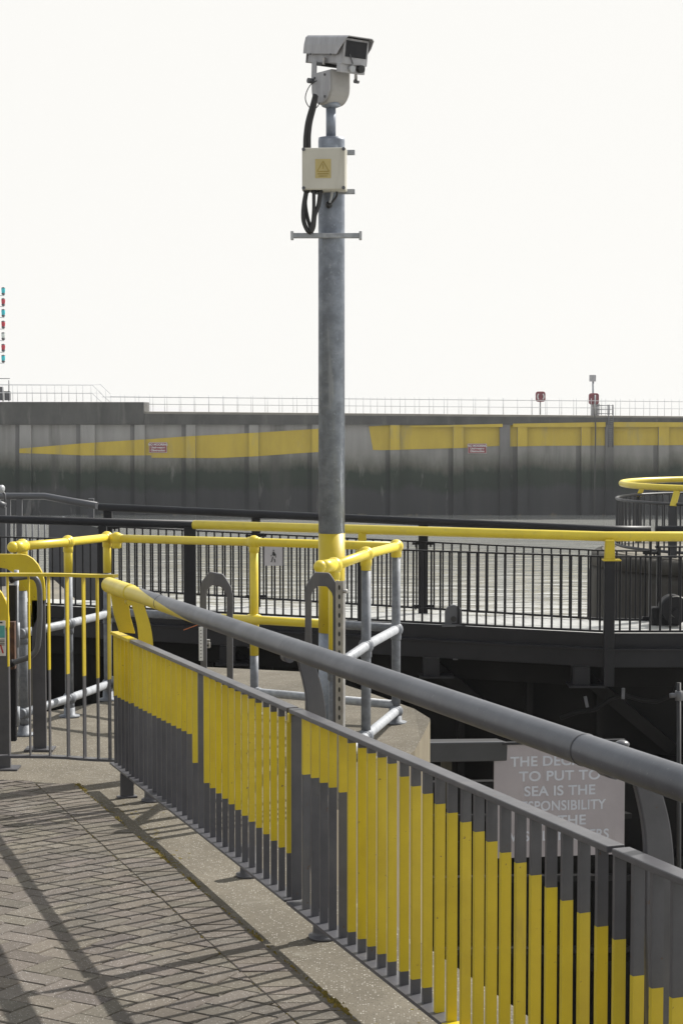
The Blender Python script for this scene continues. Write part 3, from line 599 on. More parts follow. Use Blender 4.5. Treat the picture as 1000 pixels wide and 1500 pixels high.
# walker sign on the walkway bars
p = at(400.5, 814, 18.9); t = thing('pedestrian_sign', p, 'small pale sign with a black walking figure hung on the walkway bars', 'sign')
g = 18.9 / F
build('board', MB().box(p, 27 * g, .004, 29 * g), mat('pale_sign_board', (.42, .40, .41), (.37, .355, .36), 6, .5, bump=0), t)
def poly(pts): return [p + V(((x - 500) * g / 12.5, -.005, (375 - y) * g / 12.5)) for x, y in pts]
fig = MB()
for pl in ([(488, 300), (515, 300), (522, 320), (545, 350), (550, 410), (540, 410), (532, 365), (520, 385), (500, 375), (480, 355), (485, 320)],
           [(492, 270), (500, 263), (510, 265), (514, 278), (508, 292), (496, 292)], [(480, 395), (500, 395), (480, 470), (472, 490), (445, 490), (462, 470)], [(505, 430), (528, 430), (538, 490), (510, 500), (520, 480)], [(450, 372), (462, 365), (466, 380), (455, 388)], [(480, 355), (490, 345), (466, 380), (458, 375)]):
    fig.prism(poly(pl), (0, .003, 0))
build('walking_figure', fig, INK, t)
# sunlit platform and ramp at the left end of the walkway
t = thing('far_platform', (-5, 25, WATER_Z), 'sandy concrete platform at the left end of the gate walkway', 'platform')
def zz(x, y, z): 
    d = ray(x, y); k = (z - EYE) / d.z; return V((0, 0, EYE)) + d * k
P = [zz(-400, 893, -.62), zz(70, 893, -.62), zz(128, 893, -.62), zz(75, 845, -.62), zz(-400, 842, -.62)]
build('slab', prism_z(P, -9, -.62), [DOLT], t)
t = thing('ramp_railing', zz(60, 850, -.6), 'slate grey ramp railing with a sloping handrail and solid side panel, far left', 'railing')
Yr = 25.5
build('handrail', MB().tube([at(-160, 727, Yr), at(66, 727, Yr), at(143, 741, Yr - .6)], .05, 14), SLATE, t)
build('side_panel', MB().prism([at(x, y, Yr - .2) for x, y in ((72, 757), (90, 757), (150, 771), (150, 905), (72, 880))], (0, .04, 0)), SLATE, t)
build('panel_edge', MB().tube([at(92, 759, Yr - .25), at(150, 771.5, Yr - .45)], .025, 8), PALE, t)
for x in (12, 29, 134): build('post', MB().bar(at(x, 730, Yr), at(x, 880, Yr), .08, .06, (1, 0, 0)), SLATE, t, bevel=.005)
b0 = None
for i in range(26):
    p = at(-150 + i * 9, 757, Yr); q = at(-150 + i * 9, 870, Yr)
    if b0 is None: b0 = build('bar', MB().tube([p, q], .012, 6), SLATE, t); q0 = p
    else: repeat(b0, t, p - q0)
t = thing('ramp_railing', zz(-20, 850, -.6), 'short end of a slate grey handrail behind the black handrail at the left edge', 'railing')
build('handrail', MB().tube([at(-120, 736, 24), at(0, 738, 24), at(8, 742, 24)], .05, 14), SLATE, t); build('post', MB().bar(at(4, 743, 24), at(4, 880, 24), .1, .08, (1, 0, 0)), SLATE, t)
t = thing('signal_horn', at(2, 720, 24.5), 'small pale round lamp head peeping over the grey handrail at the left edge', 'lamp'); build('lamp_head', MB().lathe([(.02, -.05), (.05, -.03), (.055, .03), (.02, .05)], at(1.5, 716, 24.5), (1, -.6, 0), n=14), PALE, t); build('arm', MB().tube([at(3, 719, 24.6), at(7, 724, 24.6), at(8, 740, 24.6)], .02, 8), SLATE, t)

# sign board on the gate
tl, tr, br, bl = at(723, 1091.5, 14.9), at(914.5, 1086, 15.06), at(912, 1250, 15.06), at(723.5, 1257.5, 14.9)
hx = (tr - tl); hx.z = 0; hx.normalize(); hn = V((hx.y, -hx.x, 0))
zt, zb = (tl.z + tr.z) / 2, (bl.z + br.z) / 2
cen = (tl + tr) / 2; cen.z = (zt + zb) / 2; wd = V((tr.x - tl.x, tr.y - tl.y, 0)).length; hg = zt - zb
t = thing('notice_board', cen - V((0, 0, hg / 2)), 'large faded pink notice board about putting to sea, half hidden by the handrail', 'notice board')
build('board', MB().box(cen, wd, .02, hg, (hx, -hn, V((0, 0, 1)))), SIGNP, t)
build('frame', MB().box(cen + V((0, 0, hg / 2 + .012)), wd, .05, .02, (hx, -hn, V((0, 0, 1)))), DARK, t)
for i, s_ in enumerate(('THE DECISION', 'TO PUT TO', 'SEA IS THE', 'RESPONSIBILITY', 'OF THE', 'VESSELS MASTERS')):
    text(s_, .118, cen + hn * .0115 + V((0, 0, hg * (.345 - .1325 * i))) + hx * (wd * .0), (hx, V((0, 0, 1))), SIGNL, t, (1.07, 1.12, 1.08, .92, 1.12, .91)[i], .0022, ext=.0008)
t = thing('gate_beam', at(640, 1110, 14.2), 'dark steel beam with a pale top edge left of the notice board', 'beam')
a, b_ = at(590, 1100, 14.6), at(735, 1098, 15.0)
build('beam', MB().bar(a, b_, .16, .2, (0, 0, 1)), mat('beam_grey', (.016, .016, .018), None, 4, .5), t, bevel=.01); build('pale_edge', MB().bar(a + V((0, -.09, .083)), b_ + V((0, -.09, .083)), .006, .03, (0, 0, 1)), SLATE, t); build('stanchion', MB().box(at(653, 1140, 14.9), .09, .1, .5), mat('stained_concrete', (.06, .055, .04), (.03, .028, .02), 6, .8), t)  # lighter strip laid along the top edge of the beam
for y0 in (1150, 1200, 1290, 1395):
    build('rung_beam', MB().bar(at(560, y0, 15.2), at(920, y0 - 6, 16.6), .05, .1, (0, 0, 1)), DARKG, t)
PIPEM = mat('dark_pipe_paint', (.014, .014, .015), None, 8, .6)
t = thing('vertical_pipe', at(993, 1480, 14.5), 'thin grey vertical pipe on the dark lock gate at the right edge', 'pipe')
build('pipe', MB().tube([at(993.5, 1600, 14.5), at(993.5, 1000, 14.5)], .018, 10), PIPEM, t); build('tee', MB().tube([at(993.5, 1026, 14.5), at(993.5, 1012, 14.5)], .032, 10).tube([at(993, 1018, 14.5), at(980, 1019, 14.5)], .02, 8), SLATE, t)

# ================================================================== PEDESTAL RAILS (tube and ball fittings)
def tube_fence(name, label, posts, rails_h, yellow_z, pm, group, split=None, skip=()):
    """posts: list of (top point, base point); rails run post to post at rails_h heights above base"""
    t = thing(name, posts[0][1], label, 'guard rail', group); r = .0305
    for i, (tp, bs, yz_) in enumerate(posts):
        if i in skip: continue
        mbp = MB(); zc = tp.z - yz_ if yz_ > 0 else tp.z
        mbp.tube([bs, V((bs.x, bs.y, zc))], r, 14, mat=0)
        if yz_ > 0: mbp.tube([V((bs.x, bs.y, zc)), V((bs.x, bs.y, tp.z))], r + .0008, 14, mat=1)
        po = build('post', mbp, [GALVD, YELR], t)
        build('base_flange', MB().lathe([(.075, 0), (.075, .012), (.042, .02), (.04, .07)], bs, n=18), GALVD, po)
    for k, h in enumerate(rails_h):
        pts = [V((p[1].x, p[1].y, p[0].z - h)) for p in posts]; mm = YELR if pm[k] else GALV; rl = MB()
        if split and k == split[0]:
            c = [lerp(pts[0], pts[-1], f) for f in split[1:]]
            rl.tube([pts[0], c[0]], r, 14).tube(c, r + .0008, 14, mat=1).tube([c[1], pts[-1]], r, 14); ro = build('rail', rl, [GALVD, YELR], t)
        else: rl.tube(pts, r, 14); ro = build('rail', rl, mm, t)
        for i, p in enumerate(pts):
            if i in skip and i > 0: continue
            a, b_ = (p, pts[i + 1]) if i + 1 < len(pts) else (pts[i - 1], p); d = (b_ - a).normalized(); ft = MB(); fm = YELR if pm[k] else GALVD
            if split and k == split[0]: fm = YELR if i == 1 else GALVD
            ft.ball(p, .050); ft.tube([p - d * .056, p - d * .050, p + d * .050, p + d * .056], [.030, .036, .036, .030], 14); ft.tube([p - V((0, 0, .075)), p - V((0, 0, .07)), p], [.03, .036, .036], 14)
            build('joint_fitting', ft, fm, ro)
    return t
def post_pts(x, ytop, h_top, Yd, h0):
    p = at(x, ytop, Yd); b_ = S(p.x, p.y, GH(p.x, p.y)); return p, b_
H0 = .0
def pp(x, yt, Yd, yel): p, b_ = post_pts(x, yt, 0, Yd, H0); return (p, b_, yel)
L1 = [pp(33, 800, 11.95, .30), pp(100, 794, 12.75, .22), pp(157, 787.5, 13.6, .27)]
tube_fence('guard_rail', 'short tubular guard rail with yellow top rail behind the curved barrier at the left', L1, (0, .59, 1.135), 0, (1, 0, 0), 'tubular guard rails on the quay')
def onl(x, y): 
    t_ = (x - 157) / (580 - 157); return 13.6 + (12.2 - 13.6) * t_
L2 = [pp(171, 788.8, onl(171, 0), .0), pp(372, 794, onl(372, 0), .83), pp(580, 800.5, 12.2, .06)]
t2 = tube_fence('guard_rail', 'long tubular guard rail passing behind the camera pole, yellow top and partly yellow middle rail', L2, (0, .565, 1.10), 0, (1, 1, 0), 'tubular guard rails on the quay', (1, .40, .775), (0, 2))
L3 = [pp(489, 829, 9.95, .55), pp(536, 812, 11.05, .10), pp(580, 800.5, 12.2, .06)]
tube_fence('guard_rail', 'short tubular guard rail from the camera pole to the pier corner, pale lower rails', L3, (0, .575, 1.145), 0, (1, 0, 0), 'tubular guard rails on the quay')
t = thing('guard_rail_end', L3[0][0], 'yellow dome end of the tubular guard rail in front of the camera pole', 'rail end')
q = at(482, 829, 9.85); build('dome', MB().tube([q + V((-.05, -.05, 0)), q + V((.02, .05, 0))], .036, 14).ball(q + V((-.05, -.05, 0)), .037), YELR, t)
t = thing('guard_rail_end', L1[0][0], 'yellow dome end of the tubular guard rail at the far left', 'rail end')
q = at(27, 801, 11.8); build('dome', MB().tube([q + V((-.03, -.03, 0)), q + V((.03, .06, 0))], .037, 14).ball(q + V((-.03, -.03, 0)), .038), YELR, t)
# the yellow mid rail of the long guard rail turns bare right of the pole
# ================================================================== CAMERA POLE
PY = 11.3; pxm = PY / F
base = at(485.5, 500, PY); base = S(base.x, PY, GH(base.x, PY))
pole = thing('camera_pole', base, 'tall galvanised steel pole with a yellow painted foot standing on the quay', 'pole')
zt_, zy0, zy1 = at(485, 202, PY).z, at(485, 781, PY).z, at(485, 926, PY).z
r = 19.2 * pxm
mbp = MB()
mbp.lathe([(r, base.z), (r, zy1)], (base.x, base.y, 0), n=40); mbp.lathe([(r + .001, zy1), (r + .001, zy0)], (base.x, base.y, 0), n=40, mat=1); mbp.lathe([(r, zy0), (r, zt_ - .02), (r * .97, zt_), (r * .3, zt_ + .004)], (base.x, base.y, 0), n=40)
build('shaft', mbp, [GALVP, YEL], pole); build('base_plate', MB().box((base.x, base.y, base.z + .012), .36, .36, .024), GALV, pole, bevel=.004)
build('cross_arm', MB().box(at(478, 347.5, PY) + V((0, -.10, 0)), 96 * pxm, .05, .03), GALV, pole, bevel=.004)
for x in (428.5, 527.5): build('arm_end_cap', MB().box(at(x, 347.5, PY) + V((0, -.10, 0)), .018, .065, .052), PALE, pole, bevel=.003)
build('neck', MB().lathe([(.031, zt_), (.031, at(485, 158, PY).z)], (at(484.5, 180, PY).x, PY, 0), n=20).lathe([(.03, 0), (.052, .008), (.06, .014), (.06, .03), (.05, .034), (.046, .05)], at(484.5, 158.5, PY), n=20), GALVP, pole)
bx = thing('junction_box', at(473.5, 248, PY) - V((0, .16, .13)), 'cream junction box with a faded yellow warning label strapped to the camera pole', 'junction box')
bc = at(474.5, 248, PY - .17); bax = (V((math.cos(R(-4)), math.sin(R(-4)), 0)), V((-math.sin(R(-4)), math.cos(R(-4)), 0)), V((0, 0, 1)))
def bo(u, v, d): return bc + bax[0] * u + bax[2] * v + bax[1] * d
build('body', MB().box(bo(0, 0, .045), .275, .095, .265, bax), CREAM, bx, bevel=.008); build('lid', MB().box(bo(0, 0, -.02), .268, .03, .258, bax), CREAM, bx, bevel=.008)
lb = build('warning_label', MB().box(bo(-.003, .0, -.0362), .098, .001, .118, bax), LABY, bx)
tri = MB()
T3 = [bo(-.04, -.018, -.0375), bo(.034, -.018, -.0375), bo(-.003, .045, -.0375)]
for a, b_ in zip(T3, T3[1:] + T3[:1]): tri.bar(a, b_, .006, .0008, V((0, 0, 1)) if abs((b_ - a).z) < .01 else V((1, 0, 0)))
tri.box(bo(-.003, .012, -.0375), .006, .0008, .03, bax).box(bo(-.003, -.032, -.0375), .07, .0008, .008, bax).box(bo(-.003, -.046, -.0375), .055, .0008, .006, bax)
build('warning_symbol', tri, LABI, lb)
for u in (-.124, .124):
    for v in (-.119, .119): build('lid_screw', MB().tube([bo(u, v, -.034), bo(u, v, -.042)], .011, 12), SLATE, bx)
for v in (.118, -.125): build('mounting_bar', MB().box(bo(.06, v, .115), .25, .035, .03, bax), GALV, bx, bevel=.003)
cb = thing('cable_loop', at(455, 335, PY - .15), 'black cables hanging in a loop below the junction box', 'cable')
def pts(l, Y): return [at(x, y, Y) for x, y in l]
def smooth(l, n_=6):
    P = [V((*p, 0)) if len(p) == 2 else V(p) for p in l]; o = []
    for i in range(len(P) - 1):
        p0, p1, p2, p3 = P[max(0, i - 1)], P[i], P[i + 1], P[min(len(P) - 1, i + 2)]
        for k in range(n_):
            s = k / n_; o.append(.5 * ((2 * p1) + (p2 - p0) * s + (2 * p0 - 5 * p1 + 4 * p2 - p3) * s * s + (3 * p1 - p0 - 3 * p2 + p3) * s ** 3))
    return [(q.x, q.y) for q in o] + [(P[-1].x, P[-1].y)]
for l, rr, dy in (([(449, 278), (445, 300), (444.5, 322), (450, 337), (456, 341)], .014, -.16), ([(450, 278), (447, 297), (450, 318), (455, 334), (457, 340)], .012, -.14), ([(459.5, 280), (459.5, 305), (458, 325), (455, 340)], .011, -.18), ([(469, 280), (466.5, 300), (461, 315), (459, 332), (455, 341)], .014, -.17)):
    build('hanging_cable', MB().tube(pts(smooth(l), PY + dy), rr, 10), BLACK, cb)
for x in (449, 459.5, 468.5): build('cable_gland', MB().lathe([(.015, 0), (.02, .01), (.02, .03)], at(x, 283, PY - .16), n=12), BLACK, cb)
build('thin_cable', MB().tube(pts(smooth([(493, 280), (493, 287), (488, 294), (481, 301)]), PY - .13), .007, 8), BLACK, cb); build('white_lead', MB().tube(pts(smooth([(486, 279), (485.5, 288), (483, 297)]), PY - .13), .008, 8), PALE, cb)
build('entry_grommet', MB().ball(at(481.5, 300, PY - .09), .022), BLACK, cb)
cb2 = thing('cable', at(450, 216, PY - .1), 'pair of thick black cables running from the camera down into the junction box', 'cable')
for l, rr in (([(461.5, 138), (457, 155), (450.5, 178), (447.5, 200), (447, 218)], .014), ([(463, 140), (460, 158), (455, 178), (452.5, 198), (452.5, 218)], .013)):
    build('strand', MB().tube(pts(smooth(l), PY - .1), rr, 10), BLACK, cb2)
# pan-tilt head and housing
ups = V((0, 0, 1))
cz = at(485, 126, PY)
cam_t = thing('surveillance_camera', at(484.5, 156, PY), 'weathered white surveillance camera in a hooded housing on top of the pole', 'security camera')
a_ = R(-54); ch_ = V((math.cos(a_), math.sin(a_), 0)); cs = V((-math.sin(a_), math.cos(a_), 0)); tl_ = R(9.5)
ca_ = ch_ * math.cos(tl_) - V((0, 0, math.sin(tl_))); cu_ = V((0, 0, math.cos(tl_))) + ch_ * math.sin(tl_)       # camera forward (right, towards viewer), side (back right), up
hc = at(494, 75.5, PY)
def cp(f, s, u): return hc + ca_ * f + cs * s + cu_ * u
prof = [(-.105, .085)] + [(.105 * math.cos(R(a)), -.02 + .105 * math.sin(R(a)) * 1.0) for a in range(180, 361, 15)] + [(.105, .085)]
disc = [cz + ch_ * x + V((0, 0, z)) for x, z in prof]
build('tilt_head', MB().prism(disc, cs * .15), CAMG, cam_t, bevel=.012)
build('head_cover', MB().prism([cz + (p - cz) * .93 - cs * .078 for p in disc], cs * .012), CAMW, cam_t, bevel=.004)
for x, z in ((-.06, .05), (.05, .055), (-.05, -.08), (.05, -.08)): build('cover_screw', MB().tube([cz + ch_ * x + ups * z - cs * .080, cz + ch_ * x + ups * z - cs * .09], .008, 10), SLATE, cam_t)
LEN, WID, HGT = .405, .195, .125
hs_ = build('housing_body', MB().box(cp(0, 0, -.008), LEN * .93, WID * .94, .146, (ca_, cs, cu_)), CAMW, cam_t, bevel=.006)
# sunshield: folded sheet open in front and below
hw = .112; sec = [(-hw, -.026), (-hw, .03), (-hw * .93, .074), (-hw * .80, .086), (hw * .80, .086), (hw * .93, .074), (hw, .03), (hw, -.026)]
fr = [cp(LEN * .5 + (.03 if u > .04 else (-.002 if u > 0 else -.05)), s, u) for s, u in sec]; bk = [cp(-LEN * .52, s, u) for s, u in sec]
mbs = MB(); th = .004
def shell(la, lb, inn_):
    n_ = len(la); mbs.add(la + lb, [(i, i + 1, n_ + i + 1, n_ + i) for i in range(n_ - 1)])
shell(fr, bk, 0)
sh = build('sunshield', mbs, CAMW, cam_t); sm_ = sh.modifiers.new('solid', 'SOLIDIFY'); sm_.thickness = .005; sm_.offset = 0
build('back_plate', MB().box(cp(-LEN * .5, 0, -.008), .006, WID * .96, .146, (ca_, cs, cu_)), CAMW, cam_t)
build('front_bezel', MB().box(cp(LEN * .465 + .004, 0, -.003), .012, .19, .156, (ca_, cs, cu_)), CAMW, cam_t, bevel=.003)
build('front_window', MB().box(cp(LEN * .465 + .012, 0, .012), .004, .158, .098, (ca_, cs, cu_)), LENS, cam_t)
build('wiper', MB().bar(cp(LEN * .465 + .018, -.05, -.02), cp(LEN * .465 + .018, -.02, -.075), .006, .004, cs), SLATE, cam_t)
build('latch', MB().box(cp(.02, -.108, -.07), .02, .014, .045, (ca_, cs, cu_)), STEEL, cam_t, bevel=.003)
for f in (-.12, .1): build('shield_screw', MB().tube([cp(f, -.118, -.03), cp(f, -.126, -.03)], .006, 8), SLATE, cam_t)
build('lower_front_box', MB().box(cp(LEN * .40, .0, -.103), .045, .19, .058, (ca_, cs, cu_)), CAMW, cam_t, bevel=.004); build('wash_motor', MB().tube([cp(LEN * .40 + .02, -.02, -.105), cp(LEN * .40 + .05, -.02, -.105)], .02, 14), PALE, cam_t)
build('wiper_motor', MB().tube([cp(LEN * .40 + .01, .045, -.10), cp(LEN * .40 + .055, .045, -.10)], .024, 14), BLACK, cam_t)
build('side_bracket', MB().bar(cp(-.09, -.105, -.075), cp(-.07, -.11, -.19), .05, .006, ca_), CAMW, cam_t); build('bracket_knob', MB().tube([cp(-.075, -.10, -.195), cp(-.075, -.15, -.195)], .017, 12), SLATE, cam_t)
build('cross_bracket', MB().box(cp(-.03, 0, -.09), .06, .22, .018, (ca_, cs, cu_)), BLACK, cam_t)
build('far_bracket', MB().bar(cp(.06, .11, -.085), cp(.075, .11, -.165), .026, .006, ca_), STEEL, cam_t); build('bracket_knob', MB().tube([cp(.075, .10, -.17), cp(.075, .13, -.17)], .013, 12), SLATE, cam_t)
build('looped_wire', MB().tube(pts(smooth([(464, 118), (455, 124), (448.5, 136), (447.5, 147), (453, 157), (460, 159), (465, 156), (468, 150)]), PY - .06), .003, 6), BLACK, cam_t)
build('head_base', MB().lathe([(.045, 0), (.05, .012), (.038, .03)], at(484.5, 152, PY), n=18), CAMG, cam_t)

# ================================================================== THE LONG YELLOW AND GREY FENCE
fence = thing('pedestrian_fence', FL(6.84), 'long yellow and grey bar fence with a thick grey handrail across the foreground', 'fence')
HT, HB = .899, .148
Y0 = 10.1; YEND = 2.2
def fY(x):                                    # depth of the fence line at photo column x
    # x - 500 = F * X / Yc with Yc ~ depth along the view axis; solve by bisection on the top bar
    a, b_ = 1.5, 12.0
    for _ in range(50):
        m = (a + b_) / 2
        if px(FL(m, HT))[0] > x: a = m
        else: b_ = m
    return (a + b_) / 2
ups = V((0, 0, 1)); along = V((fd.x, fd.y, -SL * fd.y)).normalized()
JY = [fY(168), fY(196), fY(430), fY(905), fY(905) - 2.52]
for k, (a, b_) in enumerate(zip(JY, JY[1:])):
    ga = .0 if k == 0 else .012
    for nm, h, tk, wd_ in (('top_bar', HT, .018, .05), ('bottom_bar', HB, .012, .07)):
        p, q = FL(a - ga, h), FL(b_ + .012, h)
        if nm == 'top_bar' and k == 0: build(nm, MB().bar(p, q, wd_, tk, fn), YEL, fence, bevel=.003)
        elif nm == 'bottom_bar' and k == 2:
            c, d = FL(fY(664), h), FL(fY(692), h)
            build(nm, MB().bar(p, c, wd_, tk, fn).bar(c, d, wd_ + .002, tk + .002, fn, mat=1).bar(d, q, wd_, tk, fn), [GREY, YEL], fence)
        else: build(nm, MB().bar(p, q, wd_, tk, fn), GREY, fence, bevel=.003)
# bars with their paint limits (photo rows)
P1T, P1B = [(165, 930), (290, 1000)], [(168, 1018), (278, 1075)]
def lim(x):
    """list of (y, material above it ...) as paint limits: returns (top of yellow or None, bottom of yellow)"""
    if x < 279: return None, interp(x, P1B)
    if x < 287: return None, 1117
    if x < 294: return 'grey'
    if x < 430: return interp(x, [(297, 987), (360, 1018), (422, 1055)]), interp(x, [(297, 1142), (422, 1249)])
    if x < 440: return 'grey'
    if x < 509: return None, interp(x, [(448, 1134), (461, 1139), (474, 1146), (487, 1153), (502, 1160)])
    top = interp(x, [(515, 1088), (530, 1095), (544, 1103), (559, 1109), (574, 1118), (592, 1137), (609, 1151), (626, 1162), (644, 1177), (662, 1190), (682, 1203.5), (701, 1217.5), (720, 1232), (740, 1248), (762, 1263), (784, 1281), (807, 1299), (830, 1318), (855, 1336), (881, 1356), (907, 1375), (934, 1428), (962, 1446), (992, 1460), (1060, 1500), (1200, 1590)])
    bot = interp(x, [(513, 1363), (528, 1373), (542, 1384), (557, 1395), (573, 1407), (589, 1420), (606, 1431), (623, 1445), (632, 1447), (640, 1700)])
    return top, bot
def fence_bar(Y, wdt=.030, thk=.014):
    if Y > JY[2]: wdt = .0242
    elif Y > 5.6: wdt = .0285
    x = px(FL(Y, .45))[0]; lo_, hi_ = HB + .006, HT - .009; mbb = MB(); l = lim(px(FL(Y, HT))[0])
    def hz(y): d = FL(Y, 0); return at(x, y, Y).z - d.z
    cuts = [(lo_, hi_, 0)]; tw = random.gauss(0, R(3.0)); fr_ = (fn * math.cos(tw) + fd * math.sin(tw), fd * math.cos(tw) - fn * math.sin(tw), ups)
    if l != 'grey':
        yb = max(lo_, min(hi_, hz(l[1]))); yt = hi_ if l[0] is None else max(lo_, min(hi_, hz(l[0])))
        cuts = [(lo_, yb, 0), (yb, yt, 1), (yt, hi_, 0)]
    for a, b_, m in cuts:
        if b_ - a > .004:
            e = .0006 if m else 0
            mbb.box(FL(Y, (a + b_) / 2), wdt + e, thk + e, b_ - a, fr_, m)
    build('bar', mbb, [GREY, YEL], fence)
ys_ = []
n_ = int((JY[1] - JY[2]) / fd.y * -1 / .1075)
for i in range(5): ys_.append(JY[0] + (JY[1] - JY[0]) * (i + .35) / 5.2)
for i in range(n_): ys_.append(JY[1] + (JY[2] - JY[1]) * (i + .6) / (n_ + .1))
for x in (448, 461, 474, 487, 502, 515, 530, 544, 559, 574, 592, 609, 626, 644, 662, 682, 701, 720, 740, 762, 784, 807, 830, 855, 881): ys_.append(fY(x))
for x in (907, 934, 962, 992): ys_.append(fY(x))
y = fY(992) - .1015
while y > JY[4] + .05: ys_.append(y); y -= .1015
for y in ys_: fence_bar(y)
build('end_bar', MB().box(FL(fY(434), (HT + HB) / 2), .04, .012, HT - HB - .03, (fn, fd, ups)), GREY, fence, bevel=.002)
build('end_bar', MB().box(FL(JY[1], (HB + .56) / 2), .036, .012, .56 - HB, (fn, fd, ups)).box(FL(JY[1], (HT + .56) / 2 - .005), .036, .0125, HT - .56 - .01, (fn, fd, ups), 1), [GREY, YEL], fence)
# handrail: straight tube, yellow at the left end with a slanted paint edge
hA, hB = G(160, 857, 1.175), G(905, 1115.5, 1.145)
hd = (hB - hA).normalized(); hE = hA + hd * 8.2; hr_ = .0395; hx_ = ups.cross(hd).normalized(); hz_ = hd.cross(hx_)
mbh = MB(); N = 40
sP, sQ = (G(205, 871, 1.172) - hA).length, (G(282, 900, 1.172) - hA).length
def ring_(s0, amp, rr):
    o = []
    for k in range(N):
        a = 2 * math.pi * k / N; c_, s_ = math.cos(a), math.sin(a)
        fac = .5 - .5 * math.sin(a + .35)         # low on the upper side, high underneath
        o.append(hA + hd * (s0 + amp * fac) + (hx_ * c_ + hz_ * s_) * rr)
    return o
sS = (G(197, 868, 1.172) - hA).length; hs2 = hr_ * 1.13
rings = [(ring_(0, 0, hs2), 1), (ring_(sS * .5, 0, hs2), 1), (ring_(sS - .004, 0, hs2), 1), (ring_(sS, 0, hr_), 1), (ring_(sP, sQ - sP, hr_), 1), (ring_(sQ + .5, 0, hr_), 0)] + [(ring_(s, 0, hr_), 0) for s in (3.9, 5, 6, 7, 8.2)]
for (ra, ma), (rb, mb_) in zip(rings, rings[1:]):
    mbh.add(ra + rb, [(k, (k + 1) % N, N + (k + 1) % N, N + k) for k in range(N)], mb_ if mb_ else (0), True)
cap = [(hs2 * math.cos(R(a)), -hs2 * .7 * math.sin(R(a))) for a in range(0, 91, 15)]
mbh.lathe([(max(r_, 1e-5), h) for r_, h in cap][::-1], hA, hd, n=N, mat=1)
mbh.add(rings[-1][0], [tuple(range(N))], 0)
build('handrail', mbh, [RAILG, YELR], fence)
RUBR = mat('rail_joint_seal', (.05, .05, .055), None, 10, .6)
for x, y, m in ((857, 1099, RUBR), (185, 864, YEL), (258, 890, RAILG)):
    p = G(x, y, 1.145); k = (p - hA).dot(hd); p = hA + hd * k
    build('rail_sleeve', MB().lathe([(hr_, -.004), (hr_ + .0012, -.003), (hr_ + .0012, .003), (hr_, .004)], p, hd, n=40), m, fence)
# curved plate posts behind each joint
def curved_post(Y, m, shift=0.0, full=True, wdt=.076):
    def rail_p():                             # offset of the handrail from the fence line at this depth
        k = (Y - hA.y) / hd.y; p = hA + hd * k; q = FL(Y); return (V((p.x - q.x, p.y - q.y, 0))).dot(fn)
    ro = rail_p()
    C = smooth([(.112, 0), (.098, .30), (.088, .55), (.082, .71), (.081, .875), (.072, .965), (.052, 1.045), (.026, 1.125)], 5)
    la, lb = [], []
    for i, (o, h) in enumerate(C):
        o2, h2 = C[min(i + 1, len(C) - 1)]; o1, h1 = C[max(i - 1, 0)]; d = V((o2 - o1, h2 - h1)).normalized(); nn = V((d.y, -d.x))
        wv = wdt * (.52 if h < .85 else .52 - .12 * (h - .85) / .25)
        la.append(FL(Y, h - nn.y * wv, o - nn.x * wv)); lb.append(FL(Y, h + nn.y * wv, o + nn.x * wv))
    k = 11
    if m is YEL: po = build('post', MB().strip(la[:k + 1], lb[:k + 1], along * .0199, 0).strip(la[k:], lb[k:], along * .02, 1), [GREY, YEL], fence)
    else: po = build('post', MB().strip(la, lb, along * .02), m, fence, bevel=.004)
    foot = MB().lathe([(.060, 0), (.060, .012), (.0455, .0125), (.043, .03), (.042, .12)], FL(Y, .001, .112), n=24)
    build('post_foot', foot, GREY, po)
    sd = FL(Y, 1.11, ro + .025); build('rail_saddle', MB().tube([sd - along * .03, sd + along * .035], .02, 12), m, po)
    sd2 = FL(Y, 1.18, ro + .06); build('saddle_bolt', MB().ball(sd2 - V((0, 0, .012)), .018, sq=.6), m, po)
    return po
for y, m in ((JY[1] + .06, YEL), (JY[2] - .03, GREY), (JY[3] - .05, GREY), (JY[4], GREY)): curved_post(y, m)
for y in (fY(325),): build('foot_stub', MB().lathe([(.055, 0), (.055, .012), (.036, .0125), (.034, .14)], FL(y, .001, .118), n=20), GREY, fence)
# yellow end plate under the left end of the rail
Ye = JY[0] - .25
build('end_plate', MB().strip([at(162, 866, Ye), at(167, 900, Ye), at(175, 926, Ye)], [at(187, 872, Ye), at(191, 903, Ye), at(198, 928, Ye)], along * .025), YEL, fence, bevel=.004)
q = FL(JY[0] - .30, 0, .0); build('stub_leg', MB().bar(FL(JY[0] - .30, .0, .0), FL(JY[0] - .30, HB - .006, .0), .075, .02, fn).bar(FL(JY[0] - .30, .006, .0) - fn * .055, FL(JY[0] - .30, .006, .0) + fn * .055, .012, .05, ups), GREY, fence, bevel=.003)
build('corner_bracket', MB().box(FL(JY[2] - .015, HT - .028, -.002), .052, .03, .036, (fn, fd, ups)), YEL, fence, bevel=.004)

